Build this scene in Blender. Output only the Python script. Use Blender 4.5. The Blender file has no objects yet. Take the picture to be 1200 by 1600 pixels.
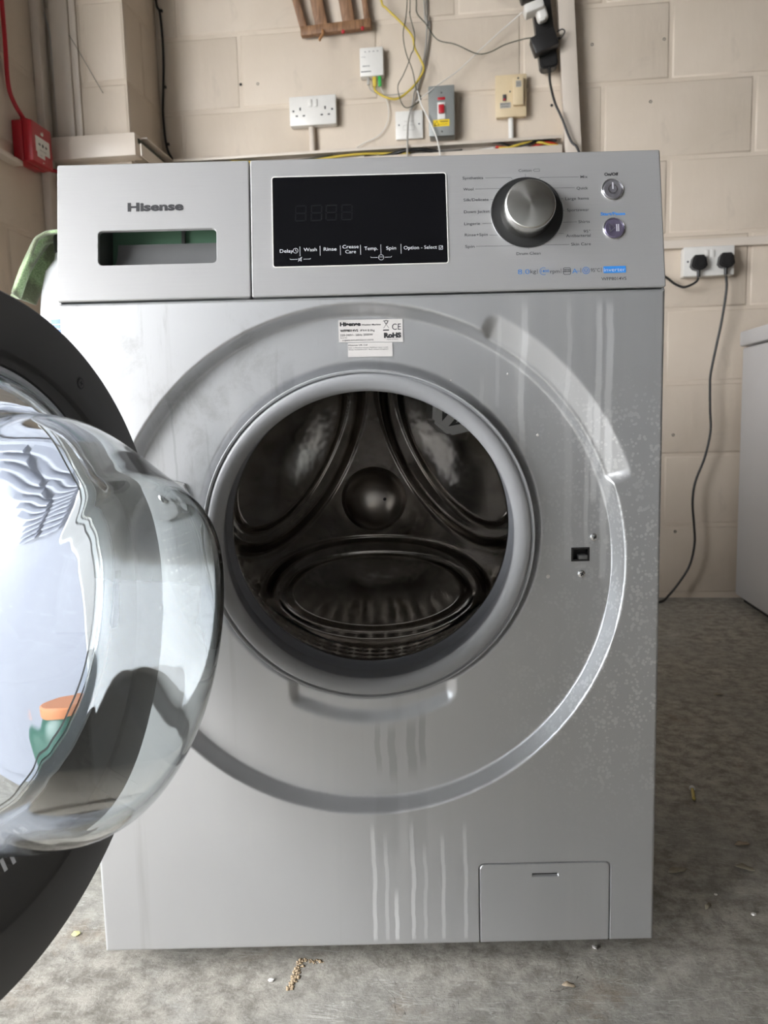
import bpy, bmesh, math, random
import numpy as np
from mathutils import Vector, Matrix, noise as mnoise
random.seed(7); np.random.seed(7)
C = bpy.context.scene.collection
PI = math.pi
# ------------------------------------------------------------------ camera
YAW = math.radians(6.0)                       # the machine stands 6 degrees off the back wall
ca, sa = math.cos(YAW), math.sin(YAW)
def rotz(v): return Vector((ca*v[0]-sa*v[1], sa*v[0]+ca*v[1], v[2]))
cy_, pi_, ro_ = -.0032, -.121, -.0248
f_ = Vector((math.sin(cy_)*math.cos(pi_), math.cos(cy_)*math.cos(pi_), math.sin(pi_)))
r0 = Vector((math.cos(cy_), -math.sin(cy_), 0)); u0 = r0.cross(f_)
r_ = r0*math.cos(ro_)+u0*math.sin(ro_); u_ = u0*math.cos(ro_)-r0*math.sin(ro_)
f_, r_, u_ = rotz(f_), rotz(r_), rotz(u_)
cam = bpy.data.cameras.new('camera'); co = bpy.data.objects.new('camera', cam); C.objects.link(co)
M = Matrix.Identity(4)
for i in range(3): M[i][0], M[i][1], M[i][2] = r_[i], u_[i], -f_[i]
M.translation = rotz(Vector((.0194, -.771, .5932)))
co.matrix_world = M
cam.sensor_fit = 'HORIZONTAL'; cam.sensor_width = 36; cam.lens = 36; cam.clip_start = .02
cam.dof.use_dof = True; cam.dof.focus_distance = .80; cam.dof.aperture_fstop = 14
bpy.context.scene.camera = co
# ------------------------------------------------------------------ light: overcast daylight through the open garage front
S = bpy.context.scene
S.cycles.caustics_refractive = False
S.view_settings.view_transform = 'Standard'; S.view_settings.look = 'None'
S.view_settings.exposure = 0.0; S.view_settings.gamma = 1.0; S.view_settings.use_curve_mapping = False
w = bpy.data.worlds.new('overcast_sky'); S.world = w; w.use_nodes = True
bgn = w.node_tree.nodes['Background']; bgn.inputs[0].default_value = (.96, .975, 1.0, 1); bgn.inputs[1].default_value = 22.0
OPY1, OPX1, OPZ, FY = -.25, -1.65, 2.12, -2.2     # the garage is open round its front left corner: left side from y = OPY1 forward, front up to x = OPX1
LX = -2.1
for w_, h_, loc, rot in ((OPZ, OPY1-FY, (LX-.12, (FY+OPY1)/2, OPZ/2), (0, -PI/2, 0)), (OPX1-LX, OPZ, ((LX+OPX1)/2, FY-.12, OPZ/2), (PI/2, 0, 0))):
    pl = bpy.data.lights.new('door_portal', 'AREA'); pl.shape = 'RECTANGLE'; pl.size = w_; pl.size_y = h_; pl.cycles.is_portal = True
    po = bpy.data.objects.new('door_portal', pl); C.objects.link(po); po.location = loc; po.rotation_euler = rot

# ------------------------------------------------------------------ node helpers
class G:
    def __init__(s, name, **kw):
        s.m = bpy.data.materials.new(name); s.m.use_nodes = True; s.t = s.m.node_tree; s.b = s.t.nodes['Principled BSDF']
        for k, v in kw.items(): s.set(k, v)
    def set(s, k, v):
        i = s.b.inputs[{'color': 'Base Color', 'rough': 'Roughness', 'metal': 'Metallic', 'trans': 'Transmission Weight', 'ior': 'IOR', 'coat': 'Coat Weight', 'spec': 'Specular IOR Level', 'sheen': 'Sheen Weight', 'aniso': 'Anisotropic', 'normal': 'Normal'}[k]]
        if isinstance(v, bpy.types.NodeSocket): s.t.links.new(v, i)
        else: i.default_value = (*v, 1) if isinstance(v, tuple) and len(v) == 3 else v
    def n(s, typ, **kw):
        n = s.t.nodes.new(typ)
        for k, v in kw.items():
            if k.startswith('i_'):
                i = n.inputs[k[2:].replace('_', ' ')]
            elif k[0] == 'a' and k[1:].isdigit(): i = n.inputs[int(k[1:])]
            else: setattr(n, k, v); continue
            if isinstance(v, bpy.types.NodeSocket): s.t.links.new(v, i)
            else: i.default_value = v
        return n
    def math(s, op, a, b=0.0, c=0.0, clamp=False): return s.n('ShaderNodeMath', operation=op, a0=a, a1=b, a2=c, use_clamp=clamp).outputs[0]
    def pos(s, scale=(1, 1, 1)):
        tc = s.n('ShaderNodeTexCoord'); return s.n('ShaderNodeMapping', a0=tc.outputs['Object'], i_Scale=scale).outputs[0]
    def noise(s, scale, detail=4, vec=None, rough=.55, dist=0.0):
        n = s.n('ShaderNodeTexNoise', i_Scale=scale, i_Detail=float(detail), i_Roughness=rough, i_Distortion=dist)
        s.t.links.new(vec if vec is not None else s.pos(), n.inputs['Vector']); return n.outputs['Fac']
    def ramp(s, x, lo, hi, a=0.0, b=1.0): return s.n('ShaderNodeMapRange', a0=x, a1=lo, a2=hi, a3=a, a4=b, interpolation_type='SMOOTHSTEP').outputs[0]
    def mix(s, f, a, b):
        n = s.n('ShaderNodeMix', data_type='RGBA')
        for i, v in ((0, f), (6, a), (7, b)):
            if isinstance(v, bpy.types.NodeSocket): s.t.links.new(v, n.inputs[i])
            else: n.inputs[i].default_value = (*v, 1) if isinstance(v, tuple) and len(v) == 3 else v
        return n.outputs[2]
    def bump(s, h, strength=.3, dist=.001): s.set('normal', s.n('ShaderNodeBump', i_Strength=strength, i_Distance=dist, i_Height=h).outputs[0]); return s
def plain(name, color, rough=.5, metal=0.0, nz=.06, sc=40, **kw):
    g = G(name, rough=rough, metal=metal, **kw)
    k = g.noise(sc, 3); a = tuple(c*(1-nz) for c in color); b = tuple(min(1, c*(1+nz)) for c in color)
    g.set('color', g.mix(k, a, b)); return g.m

def wall_paint(name, color, dirt):
    g = G(name, rough=.55)
    n1 = g.noise(3.0, 6); n2 = g.noise(60, 4, g.pos((1, 1, .12)))
    n3 = g.noise(9, 5, dist=1.2)
    c = g.mix(g.ramp(n1, .35, .7), color, tuple(a*b for a, b in zip(color, dirt)))
    g.set('color', g.mix(g.ramp(n3, .60, .75, 0, .35), c, tuple(a*.8 for a in color)))
    n4 = g.noise(25, 3, g.pos((1, 1, .35)))
    g.bump(g.math('ADD', g.math('MULTIPLY', n2, .5), g.math('MULTIPLY', n4, 1.2)), .55, .002); return g.m
M_wall = wall_paint('cream_masonry_paint', (.64, .55, .45), (.93, .92, .9))
M_trim = plain('cream_gloss_plastic', (.63, .555, .475), .4, nz=.05, sc=12)
M_ceil = plain('ceiling_board', (.13, .125, .12), .8)
M_bare = plain('bare_brown_brick', (.09, .075, .06), .8, nz=.2, sc=6)
M_white = plain('white_plastic', (.74, .72, .68), .35)
M_cream = plain('yellowed_plastic', (.66, .53, .34), .4)
M_black = plain('black_plastic', (.018, .017, .017), .38)
M_grey_metal = plain('grey_painted_metal', (.27, .28, .27), .4, .2)
M_red = plain('red_plastic', (.42, .012, .022), .35)
M_green = plain('green_plastic', (.05, .45, .08), .4)
M_yellow = plain('yellow_cable_sheath', (.62, .46, .06), .45)
M_blackcable = plain('black_cable_sheath', (.012, .012, .012), .4)
M_greycable = plain('grey_cable_sheath', (.38, .36, .33), .45)
M_olive = plain('dark_green_cable_sheath', (.05, .055, .035), .5)
M_redcable = plain('red_cable_sheath', (.5, .03, .02), .45)
M_chrome = plain('chrome', (.75, .75, .76), .16, 1.0, nz=.03)
M_dark = plain('dark_void', (.01, .01, .01), .6)
M_inkblack = plain('black_ink', (.03, .03, .032), .5)
M_inkgrey = plain('grey_ink', (.06, .06, .065), .5)
M_inkblue = plain('blue_ink', (.03, .22, .62), .45)
M_inkwhite = plain('white_ink', (.62, .63, .66), .5)
M_sticker = plain('white_sticker_film', (.72, .69, .66), .35)
M_orange = plain('yellow_warning_sticker', (.85, .6, .02), .4)

M_dkgreen = plain('dark_green_plastic', (.02, .085, .06), .35); M_terra = plain('orange_brown_cap', (.55, .22, .10), .5)
def wood(name, a, b):
    g = G(name, rough=.55); k = g.noise(30, 6, g.pos((4, 4, .6)), dist=.6); g.set('color', g.mix(g.ramp(k, .3, .7), a, b)); g.bump(k, .2, .001); return g.m
M_wood = wood('worn_pine', (.17, .085, .04), (.34, .18, .09))

def floor_mat():
    g = G('worn_concrete', rough=.72)
    P = g.pos()
    n1 = g.noise(2.6, 6, P, .6); n2 = g.noise(38, 10, P, .74); n3 = g.noise(260, 6, P, .75); n4 = g.noise(6.5, 9, P, .72, .4)
    c = g.mix(g.ramp(n2, .34, .66), (.20, .185, .155), (.46, .43, .375))
    c = g.mix(g.ramp(n1, .42, .62, 0, .5), c, (.29, .285, .26))
    c = g.mix(g.ramp(n4, .56, .68, 0, .55), c, (.27, .215, .155))
    c = g.mix(g.ramp(n4, .44, .30, 0, .5), c, (.50, .49, .455))
    c = g.mix(g.ramp(n3, .56, .74, 0, .6), c, (.60, .57, .50))
    c = g.mix(g.ramp(n3, .44, .30, 0, .6), c, (.11, .10, .085))
    for rz, th in ((.6, .010), (-1.1, .008), (2.3, .006), (.2, .006)):
        mp = g.n('ShaderNodeMapping', a0=P, i_Rotation=(0, 0, rz), i_Scale=(1.5, 14, 1)).outputs[0]
        k = g.noise(4.0, 2, mp, .5, .3)
        cr = g.ramp(g.math('ABSOLUTE', g.math('SUBTRACT', k, .5)), 0, th, 1, 0)
        pm = g.ramp(g.noise(5.1+rz, 4, P, .65), .50, .58)
        c = g.mix(g.math('MULTIPLY', g.math('MULTIPLY', cr, pm), .6), c, (.55, .53, .49))
    ck = g.noise(3.3, 7, P, .62, .8)
    crack = g.ramp(g.math('ABSOLUTE', g.math('SUBTRACT', ck, .47)), 0, .0022, 1, 0)
    crack = g.math('MULTIPLY', crack, g.ramp(g.noise(7.0, 3, P), .52, .62, 0, .7))
    c = g.mix(crack, c, (.08, .07, .06))
    g.set('color', c)
    h = g.math('ADD', g.math('MULTIPLY', n2, .9), g.math('ADD', g.math('MULTIPLY', n3, .35), g.math('MULTIPLY', crack, -.4)))
    g.bump(h, .5, .004); g.set('rough', g.ramp(n2, .3, .7, .85, .6)); return g.m
M_floor = floor_mat()

def silver_mat(name, streaks=True):
    g = G(name, metal=.78)
    tc = g.n('ShaderNodeTexCoord'); P = tc.outputs['Object']
    sp = g.n('ShaderNodeSeparateXYZ', a0=P); x, z = sp.outputs[0], sp.outputs[2]
    base = g.mix(g.noise(7, 4, P), (.52, .525, .532), (.57, .572, .575))
    rough = .40
    if streaks:
        vs = g.n('ShaderNodeMapping', a0=P, i_Scale=(55, 1, 2.2)).outputs[0]
        kv = g.noise(1.0, 5, vs, .6)
        dirt = g.math('MULTIPLY', g.ramp(kv, .45, .75, 0, .5), g.ramp(g.noise(4, 4, P), .35, .65))
        base = g.mix(dirt, base, (.60, .60, .59))
        vs2 = g.n('ShaderNodeMapping', a0=P, i_Scale=(34, 1, 1.3), i_Location=(5, 0, 3)).outputs[0]
        base = g.mix(g.math('MULTIPLY', g.ramp(g.noise(1.0, 4, vs2), .58, .72, 0, .4), g.ramp(x, -.05, .08, 1, .2)), base, (.36, .36, .35))  # dark dirt streaks, also painted stronger on the left to offset bright daylight
        wob = g.math('MULTIPLY', g.math('SUBTRACT', g.noise(14, 4, g.pos((.01, .01, 1))), .5), .014)
        acc = None; dk = None
        L = [(-.0035, .03, .17, .0022, .8), (.0096, .03, .16, .0020, .6), (.020, .03, .095, .0022, 1.), (.038, .03, .17, .0022, .8), (.051, .03, .15, .0018, .55),
             (.0705, .03, .16, .0020, .7), (.0946, .03, .17, .0020, .7), (.160, .55, .71, .0030, .55), (.2035, .58, .71, .0022, .4), (.233, .50, .71, .0030, .6),
             (.2435, .42, .71, .0035, .6), (.226, .45, .62, .0022, .5), (.120, .52, .64, .0020, .35), (.1355, .60, .70, .002, .35), (.207, .44, .60, .004, .3)]
        K = [(.005, .205, .277, .0030, .7), (.020, .195, .274, .0042, .8), (.041, .20, .279, .0050, .8), (.0525, .21, .287, .0035, .8), (.012, .12, .20, .012, .35), (.045, .12, .2, .010, .3),
             (-.196, .52, .63, .0012, .6), (-.077, .60, .66, .006, .35), (-.162, .50, .60, .0011, .4)]
        for lst in (L, K):
            acc = None
            for (x0, z0, z1, wd, st) in lst:
                dx = g.math('ABSOLUTE', g.math('SUBTRACT', g.math('ADD', x, g.math('MULTIPLY', wob, .4+.6*((x0*997) % 1))), x0))
                m = g.math('MULTIPLY', g.ramp(dx, wd*.7, wd*1.25, st, 0), g.math('MULTIPLY', g.ramp(z, z0, z0+(.004 if lst is L else .025)), g.ramp(z, z1-.02, z1, 1, 0)))
                acc = m if acc is None else g.math('MAXIMUM', acc, m)
            if lst is L: lt = acc
            else: dk = acc
        base = g.mix(g.math('MULTIPLY', lt, .55), base, (.84, .84, .83))
        base = g.mix(g.math('MULTIPLY', dk, .55), base, (.30, .31, .31))
        sm1 = g.ramp(g.noise(11, 8, P, .72, .8), .50, .68); lm = g.math('MULTIPLY', g.ramp(x, -.12, .02, 1, 0), g.ramp(z, .42, .60))  # smudges; the mask also paints the upper left darker against over-bright daylight
        base = g.mix(g.math('MULTIPLY', g.math('MULTIPLY', sm1, lm), .45), base, (.33, .33, .32))
        sm2 = g.ramp(g.noise(1.0, 7, g.n('ShaderNodeMapping', a0=P, i_Scale=(40, 1, 5)).outputs[0], .7), .55, .70)
        base = g.mix(g.math('MULTIPLY', g.math('MULTIPLY', sm2, lm), .5), base, (.30, .30, .29))
        # dried water spots on the right side
        vo = g.n('ShaderNodeTexVoronoi', i_Scale=250.0, i_Randomness=1.0); g.t.links.new(P, vo.inputs['Vector'])
        sz = g.noise(60, 2, P)
        spot = g.math('LESS_THAN', vo.outputs['Distance'], g.ramp(sz, .36, .62, .12, .50))
        mask = g.math('MULTIPLY', g.ramp(x, .10, .29, 0, 1), g.math('MULTIPLY', g.ramp(z, .54, .66, 1, 0), g.ramp(z, .10, .3)))
        mask = g.math('MULTIPLY', mask, g.ramp(g.noise(9, 3, P), .38, .58, .35, 1))
        base = g.mix(g.math('MULTIPLY', g.math('MULTIPLY', spot, mask), .6), base, (.80, .80, .79))
        rough = g.math('ADD', .41, g.math('MULTIPLY', g.math('ADD', lt, dirt), .18))
    g.set('color', base); g.set('rough', rough)
    return g.m
M_silver = silver_mat('silver_paint', True)
def brushed():
    g = G('brushed_silver_plastic', metal=.55, rough=.36)
    P = g.pos(); k = g.noise(30, 5, g.pos((.5, 1, 60)))
    g.set('color', g.mix(k, (.46, .455, .455), (.52, .515, .51))); g.set('rough', g.ramp(k, .3, .7, .34, .42)); return g.m
M_brushed = brushed()
M_doorgrey = plain('dark_grey_satin_plastic', (.085, .083, .08), .42, 0.0, nz=.03)
def steel():
    g = G('polished_drum_steel', metal=1.0)
    P = g.pos(); k = g.noise(26, 3, P, .5, .4); g.set('color', g.mix(k, (.42, .385, .35), (.58, .54, .50)))
    g.bump(g.noise(14, 3, P), .35, .006); g.set('rough', g.ramp(k, .3, .7, .13, .20)); return g.m
M_steel = steel()
M_hub = plain('satin_hub_steel', (.50, .46, .42), .30, 1.0)
def drumwall():
    g = G('perforated_drum_steel', metal=1.0, rough=.22, color=(.50, .47, .43))
    tc = g.n('ShaderNodeTexCoord'); uv = g.n('ShaderNodeMapping', a0=tc.outputs['UV'], i_Scale=(60, 14, 1)).outputs[0]
    vo = g.n('ShaderNodeTexVoronoi', i_Scale=1.0, i_Randomness=0.0); g.t.links.new(uv, vo.inputs['Vector'])
    d = vo.outputs['Distance']
    g.set('color', g.mix(g.ramp(d, .10, .14), (.01, .01, .01), (.55, .51, .47)))
    g.bump(g.ramp(d, .0, .5), .9, .01); return g.m
M_drum = drumwall()
M_rubber = plain('pale_grey_rubber', (.38, .385, .395), .42, nz=.03)
M_rubber2 = plain('grey_rubber_sleeve', (.30, .31, .335), .5, nz=.05)
M_lifter = plain('grey_lifter_plastic', (.62, .62, .62), .45)
gl = G('bowl_glass', color=(.93, .97, .98), rough=0.0, trans=1.0, ior=1.5); gl.bump(gl.noise(5, 1), .04, .01); M_glass = gl.m
g = G('clear_tinted_door_window', color=(.97, .98, 1.0), rough=.0, trans=1.0, ior=1.45); M_window = g.m
M_ring = plain('silver_flange', (.55, .57, .6), .3, .6)
def knobmat():
    g = G('spun_aluminium', metal=1.0, rough=.24, aniso=.85)
    g.b.inputs['Anisotropic Rotation'].default_value = .0
    tg = g.n('ShaderNodeTangent', direction_type='RADIAL', axis='Y'); g.t.links.new(tg.outputs[0], g.b.inputs['Tangent'])
    P = g.pos(); sp = g.n('ShaderNodeSeparateXYZ', a0=P)
    r2 = g.math('SQRT', g.math('ADD', g.math('POWER', sp.outputs[0], 2.0), g.math('POWER', sp.outputs[2], 2.0)))
    cv = g.n('ShaderNodeCombineXYZ', a0=g.math('MULTIPLY', r2, 900.0)).outputs[0]
    k = g.noise(1.0, 4, cv); g.set('color', g.mix(k, (.62, .61, .58), (.74, .73, .70))); g.bump(k, .15, .0003); return g.m
M_knob = knobmat()
g = G('glossy_display_glass', color=(.004, .004, .005), rough=.06, spec=.22); M_display = g.m
g = G('green_reflection_plastic', rough=.2); g.set('color', g.mix(g.noise(20, 3), (.16, .30, .20), (.20, .36, .25))); M_greenrefl = g.m  # back of the handle cavity: a green reflection painted as base colour
M_lcd = plain('unlit_display_segments', (.0075, .008, .0095), .10)
def cloth_mat():
    g = G('green_microfibre', rough=.95, sheen=.4)
    P = g.pos(); n1 = g.noise(18, 5, P); n2 = g.noise(500, 2, P)
    c = g.mix(g.ramp(n2, .35, .65), (.24, .36, .18), (.40, .54, .30))
    g.set('color', g.mix(g.ramp(n1, .44, .58, 0, .8), c, (.12, .12, .08))); g.bump(n2, .9, .002); return g.m
M_cloth = cloth_mat()

# ------------------------------------------------------------------ mesh helpers
def link(name, me, mat=None, parent=None, smooth=False, loc=None):
    me.name = name
    o = bpy.data.objects.new(name, me); C.objects.link(o)
    if mat: me.materials.append(mat)
    if parent: o.parent = parent
    if loc: o.location = loc
    if smooth: me.shade_smooth()
    return o
def frombm(name, bm, mat, parent=None, smooth=False, ang=None, loc=None):
    bmesh.ops.recalc_face_normals(bm, faces=bm.faces)
    me = bpy.data.meshes.new(name); bm.to_mesh(me); bm.free()
    o = link(name, me, mat, parent, smooth, loc)
    if smooth and ang:
        me.set_sharp_from_angle(angle=math.radians(ang))
    return o
def bbox(bm, x0, x1, y0, y1, z0, z1, bev=0, seg=2, mtx=None):
    r = bmesh.ops.create_cube(bm, size=1); vs = r['verts']
    for v in vs: v.co = Vector(((x0+x1)/2+v.co.x*(x1-x0), (y0+y1)/2+v.co.y*(y1-y0), (z0+z1)/2+v.co.z*(z1-z0)))
    if bev:
        es = list({e for v in vs for e in v.link_edges})
        r2 = bmesh.ops.bevel(bm, geom=es, offset=bev, segments=seg, affect='EDGES', profile=.5)
        vs = list({v for f in r2['faces'] for v in f.verts} | {v for v in vs if v.is_valid})
    if mtx: bmesh.ops.transform(bm, matrix=mtx, verts=vs)
    return vs
def box(name, x0, x1, y0, y1, z0, z1, mat, parent=None, bev=0, seg=2, mtx=None):
    bm = bmesh.new(); bbox(bm, x0, x1, y0, y1, z0, z1, bev, seg, mtx); return frombm(name, bm, mat, parent, bev > 0, 40)
def lathe(name, prof, mat, parent=None, cx=0, cz=0, n=128, smooth=True, ang=35, cy=0, closed=False, uv=False, bm=None):
    """profile of (radius, y) swept about the y axis through (cx, cz)"""
    own = bm is None
    if own: bm = bmesh.new()
    rings = []
    for (r, y) in prof:
        rings.append([bm.verts.new((cx+r*math.cos(2*PI*i/n), cy+y, cz+r*math.sin(2*PI*i/n))) for i in range(n)] if r > 1e-6 else [bm.verts.new((cx, cy+y, cz))])
    uvl = bm.loops.layers.uv.new() if uv else None
    pairs = list(zip(rings, rings[1:])) + ([(rings[-1], rings[0])] if closed else [])
    for k, (a, b) in enumerate(pairs):
        for i in range(n):
            j = (i+1) % n
            if len(a) == 1 and len(b) == 1: continue
            if len(a) == 1: f = bm.faces.new((a[0], b[i], b[j]))
            elif len(b) == 1: f = bm.faces.new((a[i], b[0], a[j]))
            else:
                f = bm.faces.new((a[i], b[i], b[j], a[j]))
                if uvl:
                    for lp, q in zip(f.loops, ((i/n, k/len(pairs)), (i/n, (k+1)/len(pairs)), ((i+1)/n, (k+1)/len(pairs)), ((i+1)/n, k/len(pairs)))): lp[uvl].uv = q
    if own: return frombm(name, bm, mat, parent, smooth, ang)
def tube(name, pts, r, mat, parent=None, seg=8, sub=6, closed=False):
    P = [Vector(p) for p in pts]; out = []
    n = len(P)
    for i in range(n-1 if not closed else n):
        p0, p1, p2, p3 = (P[max(i-1, 0)] if not closed else P[i-1]), P[i], P[(i+1) % n], (P[min(i+2, n-1)] if not closed else P[(i+2) % n])
        for k in range(sub):
            t = k/sub
            out.append(.5*((2*p1)+(-p0+p2)*t+(2*p0-5*p1+4*p2-p3)*t*t+(-p0+3*p1-3*p2+p3)*t**3))
    if not closed: out.append(P[-1])
    bm = bmesh.new(); rings = []; up = None
    for i, p in enumerate(out):
        d = (out[min(i+1, len(out)-1)]-out[max(i-1, 0)]).normalized()
        if up is None: up = d.orthogonal().normalized()
        up = (up-d*up.dot(d)).normalized(); s = d.cross(up)
        rings.append([bm.verts.new(p+r*(math.cos(2*PI*k/seg)*up+math.sin(2*PI*k/seg)*s)) for k in range(seg)])
    for a, b in zip(rings, rings[1:]):
        for k in range(seg): bm.faces.new((a[k], a[(k+1) % seg], b[(k+1) % seg], b[k]))
    if not closed:
        bm.faces.new(rings[0][::-1]); bm.faces.new(rings[-1])
    else:
        for k in range(seg): bm.faces.new((rings[-1][k], rings[-1][(k+1) % seg], rings[0][(k+1) % seg], rings[0][k]))
    return frombm(name, bm, mat, parent, True)
def rrect(x0, x1, z0, z1, r, n=6):
    pts = []
    for cx, cz, a0 in ((x1-r, z1-r, 0), (x0+r, z1-r, PI/2), (x0+r, z0+r, PI), (x1-r, z0+r, 1.5*PI)):
        for i in range(n+1): a = a0+PI/2*i/n; pts.append((cx+r*math.cos(a), cz+r*math.sin(a)))
    return pts
def plate(name, pts, y0, y1, mat, parent=None, bev=0, mtx=None):
    """outline in x,z extruded from y0 (front) to y1 (back)"""
    bm = bmesh.new(); f = bm.faces.new([bm.verts.new((x, y0, z)) for x, z in pts])
    if bev:
        b = [bm.verts.new((v.co.x, y0, v.co.z)) for v in f.verts]
    r = bmesh.ops.extrude_face_region(bm, geom=[f])
    for v in r['geom']:
        if isinstance(v, bmesh.types.BMVert): v.co.y = y1
    bm.faces.ensure_lookup_table()
    if bev:
        for v in b: bm.verts.remove(v)
        es = [e for e in bm.edges if abs(e.verts[0].co.y-y0) < 1e-7 and abs(e.verts[1].co.y-y0) < 1e-7]
        bmesh.ops.bevel(bm, geom=es, offset=bev, segments=2, affect='EDGES')
    if mtx: bmesh.ops.transform(bm, matrix=mtx, verts=bm.verts)
    return frombm(name, bm, mat, parent, bev > 0, 40)
def frame_plate(name, outer, inner, y0, y1, mat, parent=None):
    """ring between two outlines with the same vertex count"""
    bm = bmesh.new(); n = len(outer)
    R = [[bm.verts.new((x, y, z)) for x, z in o] for o, y in ((outer, y1), (outer, y0), (inner, y0), (inner, y1))]
    for a, b in zip(R, R[1:]):
        for i in range(n): j = (i+1) % n; bm.faces.new((a[i], a[j], b[j], b[i]))
    return frombm(name, bm, mat, parent)
def polyline(name, pts, wd, y, mat, parent, closed=False):
    bm = bmesh.new()
    segs = list(zip(pts, pts[1:]))+([(pts[-1], pts[0])] if closed else [])
    for (a, b) in segs:
        d = Vector((b[0]-a[0], b[1]-a[1])); 
        if d.length < 1e-9: continue
        d.normalize(); nn = Vector((-d.y, d.x))*wd/2; e = d*wd*.4
        bm.faces.new([bm.verts.new((p[0], y, p[1])) for p in ((a[0]+nn.x-e.x, a[1]+nn.y-e.y), (a[0]-nn.x-e.x, a[1]-nn.y-e.y), (b[0]-nn.x+e.x, b[1]-nn.y+e.y), (b[0]+nn.x+e.x, b[1]+nn.y+e.y))])
    return frombm(name, bm, mat, parent)
def circ(cx, cz, r, a0=0, a1=360, n=24): return [(cx+r*math.cos(math.radians(a0+(a1-a0)*i/n)), cz+r*math.sin(math.radians(a0+(a1-a0)*i/n))) for i in range(n+1)]
def text(s, x, z, cap, width, mat, parent, y=-.0002, bold=0.0, align='L', name='lettering', mtx=None):
    cu = bpy.data.curves.new(name, 'FONT'); cu.body = s; cu.size = 1; cu.offset = bold; cu.resolution_u = 3
    t = bpy.data.objects.new('tmp', cu); C.objects.link(t); bpy.context.view_layer.update()
    me = bpy.data.meshes.new_from_object(t.evaluated_get(bpy.context.evaluated_depsgraph_get()))
    bpy.data.objects.remove(t); bpy.data.curves.remove(cu)
    X = [v.co.x for v in me.vertices]; x0, x1 = min(X), max(X)
    sz = cap/.729; sx = width/(x1-x0) if width else sz*.92
    off = {'L': x, 'R': x-(x1-x0)*sx, 'C': x-(x1-x0)*sx/2}[align]
    for v in me.vertices:
        p = Vector((off+(v.co.x-x0)*sx, y, z+v.co.y*sz)); v.co = mtx @ p if mtx else p
    me.materials.clear()
    return link(name, me, mat, parent)
def empty(name, loc=(0, 0, 0), rz=0):
    o = bpy.data.objects.new(name, None); C.objects.link(o); o.location = loc; o.rotation_euler = (0, 0, rz); o.empty_display_size = .05; return o
def tag(o, label, cat, group=None, kind=None):
    o['label'] = label; o['category'] = cat
    if group: o['group'] = group
    if kind: o['kind'] = kind
    return o
def struct(o): o['kind'] = 'structure'; return o
def sm(t): t = np.clip(t, 0, 1); return t*t*(3-2*t)

# ================================================================== the room
XL, YB, XR, ZC = -1.102, 1.73, 2.3, 2.55      # left nib wall, back wall, right wall, ceiling
struct(box('floor', LX, XR, FY-.1, YB+.1, -.1, 0, M_floor))
struct(box('ceiling', LX, XR, FY-.1, YB+.1, ZC, ZC+.1, M_ceil))
wb = struct(box('wall_back', LX, XR, YB+.003, YB+.1, 0, ZC, M_wall))
struct(box('wall_right', XR, XR+.1, FY-.1, YB+.1, 0, ZC, M_bare))
wl = struct(box('wall_left', XL-.1, XL-.003, 1.02, YB+.003, 0, ZC, M_wall))
struct(box('wall_left_return', LX-.1, XL-.1, .98, 1.02, 0, ZC, M_wall)); struct(box('wall_left_side', LX-.1, LX, OPY1, .98, 0, ZC, M_bare))
struct(box('wall_left_header', LX-.1, LX, FY-.1, OPY1, OPZ, ZC, M_bare))
bm = bmesh.new(); bbox(bm, OPX1, XR, FY-.1, FY, 0, ZC); bbox(bm, LX, OPX1, FY-.1, FY, OPZ, ZC)
struct(frombm('wall_front', bm, plain('pale_grey_masonry_paint', (.36, .37, .375), .7, sc=5)))
PX1, PY = -.853, 1.483                         # block pier in the left corner
pier = struct(box('wall_pier', XL-.003, PX1-.003, PY+.003, YB+.003, 0, ZC, M_wall))

_bc = {}
def block_mesh(wd, ht):
    k = (round(wd, 3), round(ht, 3))
    if k in _bc: return _bc[k]
    bm = bmesh.new(); n = 4; c = []
    for (ins, y) in ((0, .0045), (.0035, .0006), (.006, 0)):
        x0, x1, z0, z1 = ins, wd-ins, ins, ht-ins
        c.append([bm.verts.new((x, y, z)) for x, z in ((x0, z0), ((x0+x1)/2, z0+random.uniform(-.001, .001)), (x1, z0), (x1, (z0+z1)/2), (x1, z1), ((x0+x1)/2, z1+random.uniform(-.001, .001)), (x0, z1), (x0, (z0+z1)/2))])
    for a, b in zip(c, c[1:]):
        for i in range(8): j = (i+1) % 8; bm.faces.new((a[i], a[j], b[j], b[i]))
    bm.faces.new(c[-1]); bmesh.ops.recalc_face_normals(bm, faces=bm.faces)
    me = bpy.data.meshes.new('block'); bm.to_mesh(me); bm.free(); me.materials.append(M_wall); me.shade_smooth(); _bc[k] = me
    return me
def courses(parent, a0, a1, place, phase, zmax=2.35, j=.009, pitch=.435):
    k = 0
    while True:
        z0 = .013+.2225*(k-1); z1 = z0+.2225
        if z0 > zmax: break
        off = phase[k % 2]; x = off-math.ceil((off-a0)/pitch)*pitch
        while x < a1:
            x0, x1 = max(x, a0)+j/2, min(x+pitch, a1)-j/2
            zz = max(z0, -.001)
            if x1-x0 > .03 and z1 > .02:
                me = block_mesh(x1-x0, z1-zz-j); o = bpy.data.objects.new('block', me); C.objects.link(o); o.parent = parent
                place(o, x0, zz+j/2, x1-x0)
            x += pitch
        k += 1
def pl_back(o, x, z, wd): o.location = (x, YB-.0002+random.uniform(-.0008, .0008), z)
courses(wb, PX1+.002, XR, pl_back, (.281, .0870))
def pl_pier(o, x, z, wd): o.location = (x, PY-.0002, z)
courses(pier, XL, PX1+.0, pl_pier, (-.98, -1.2))
def pl_side(o, y, z, wd): o.rotation_euler = (0, 0, PI/2); o.location = (PX1+.0002, y, z)       # pier's right-hand face
courses(pier, PY+.0, YB, pl_side, (1.60, 1.9))
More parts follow.
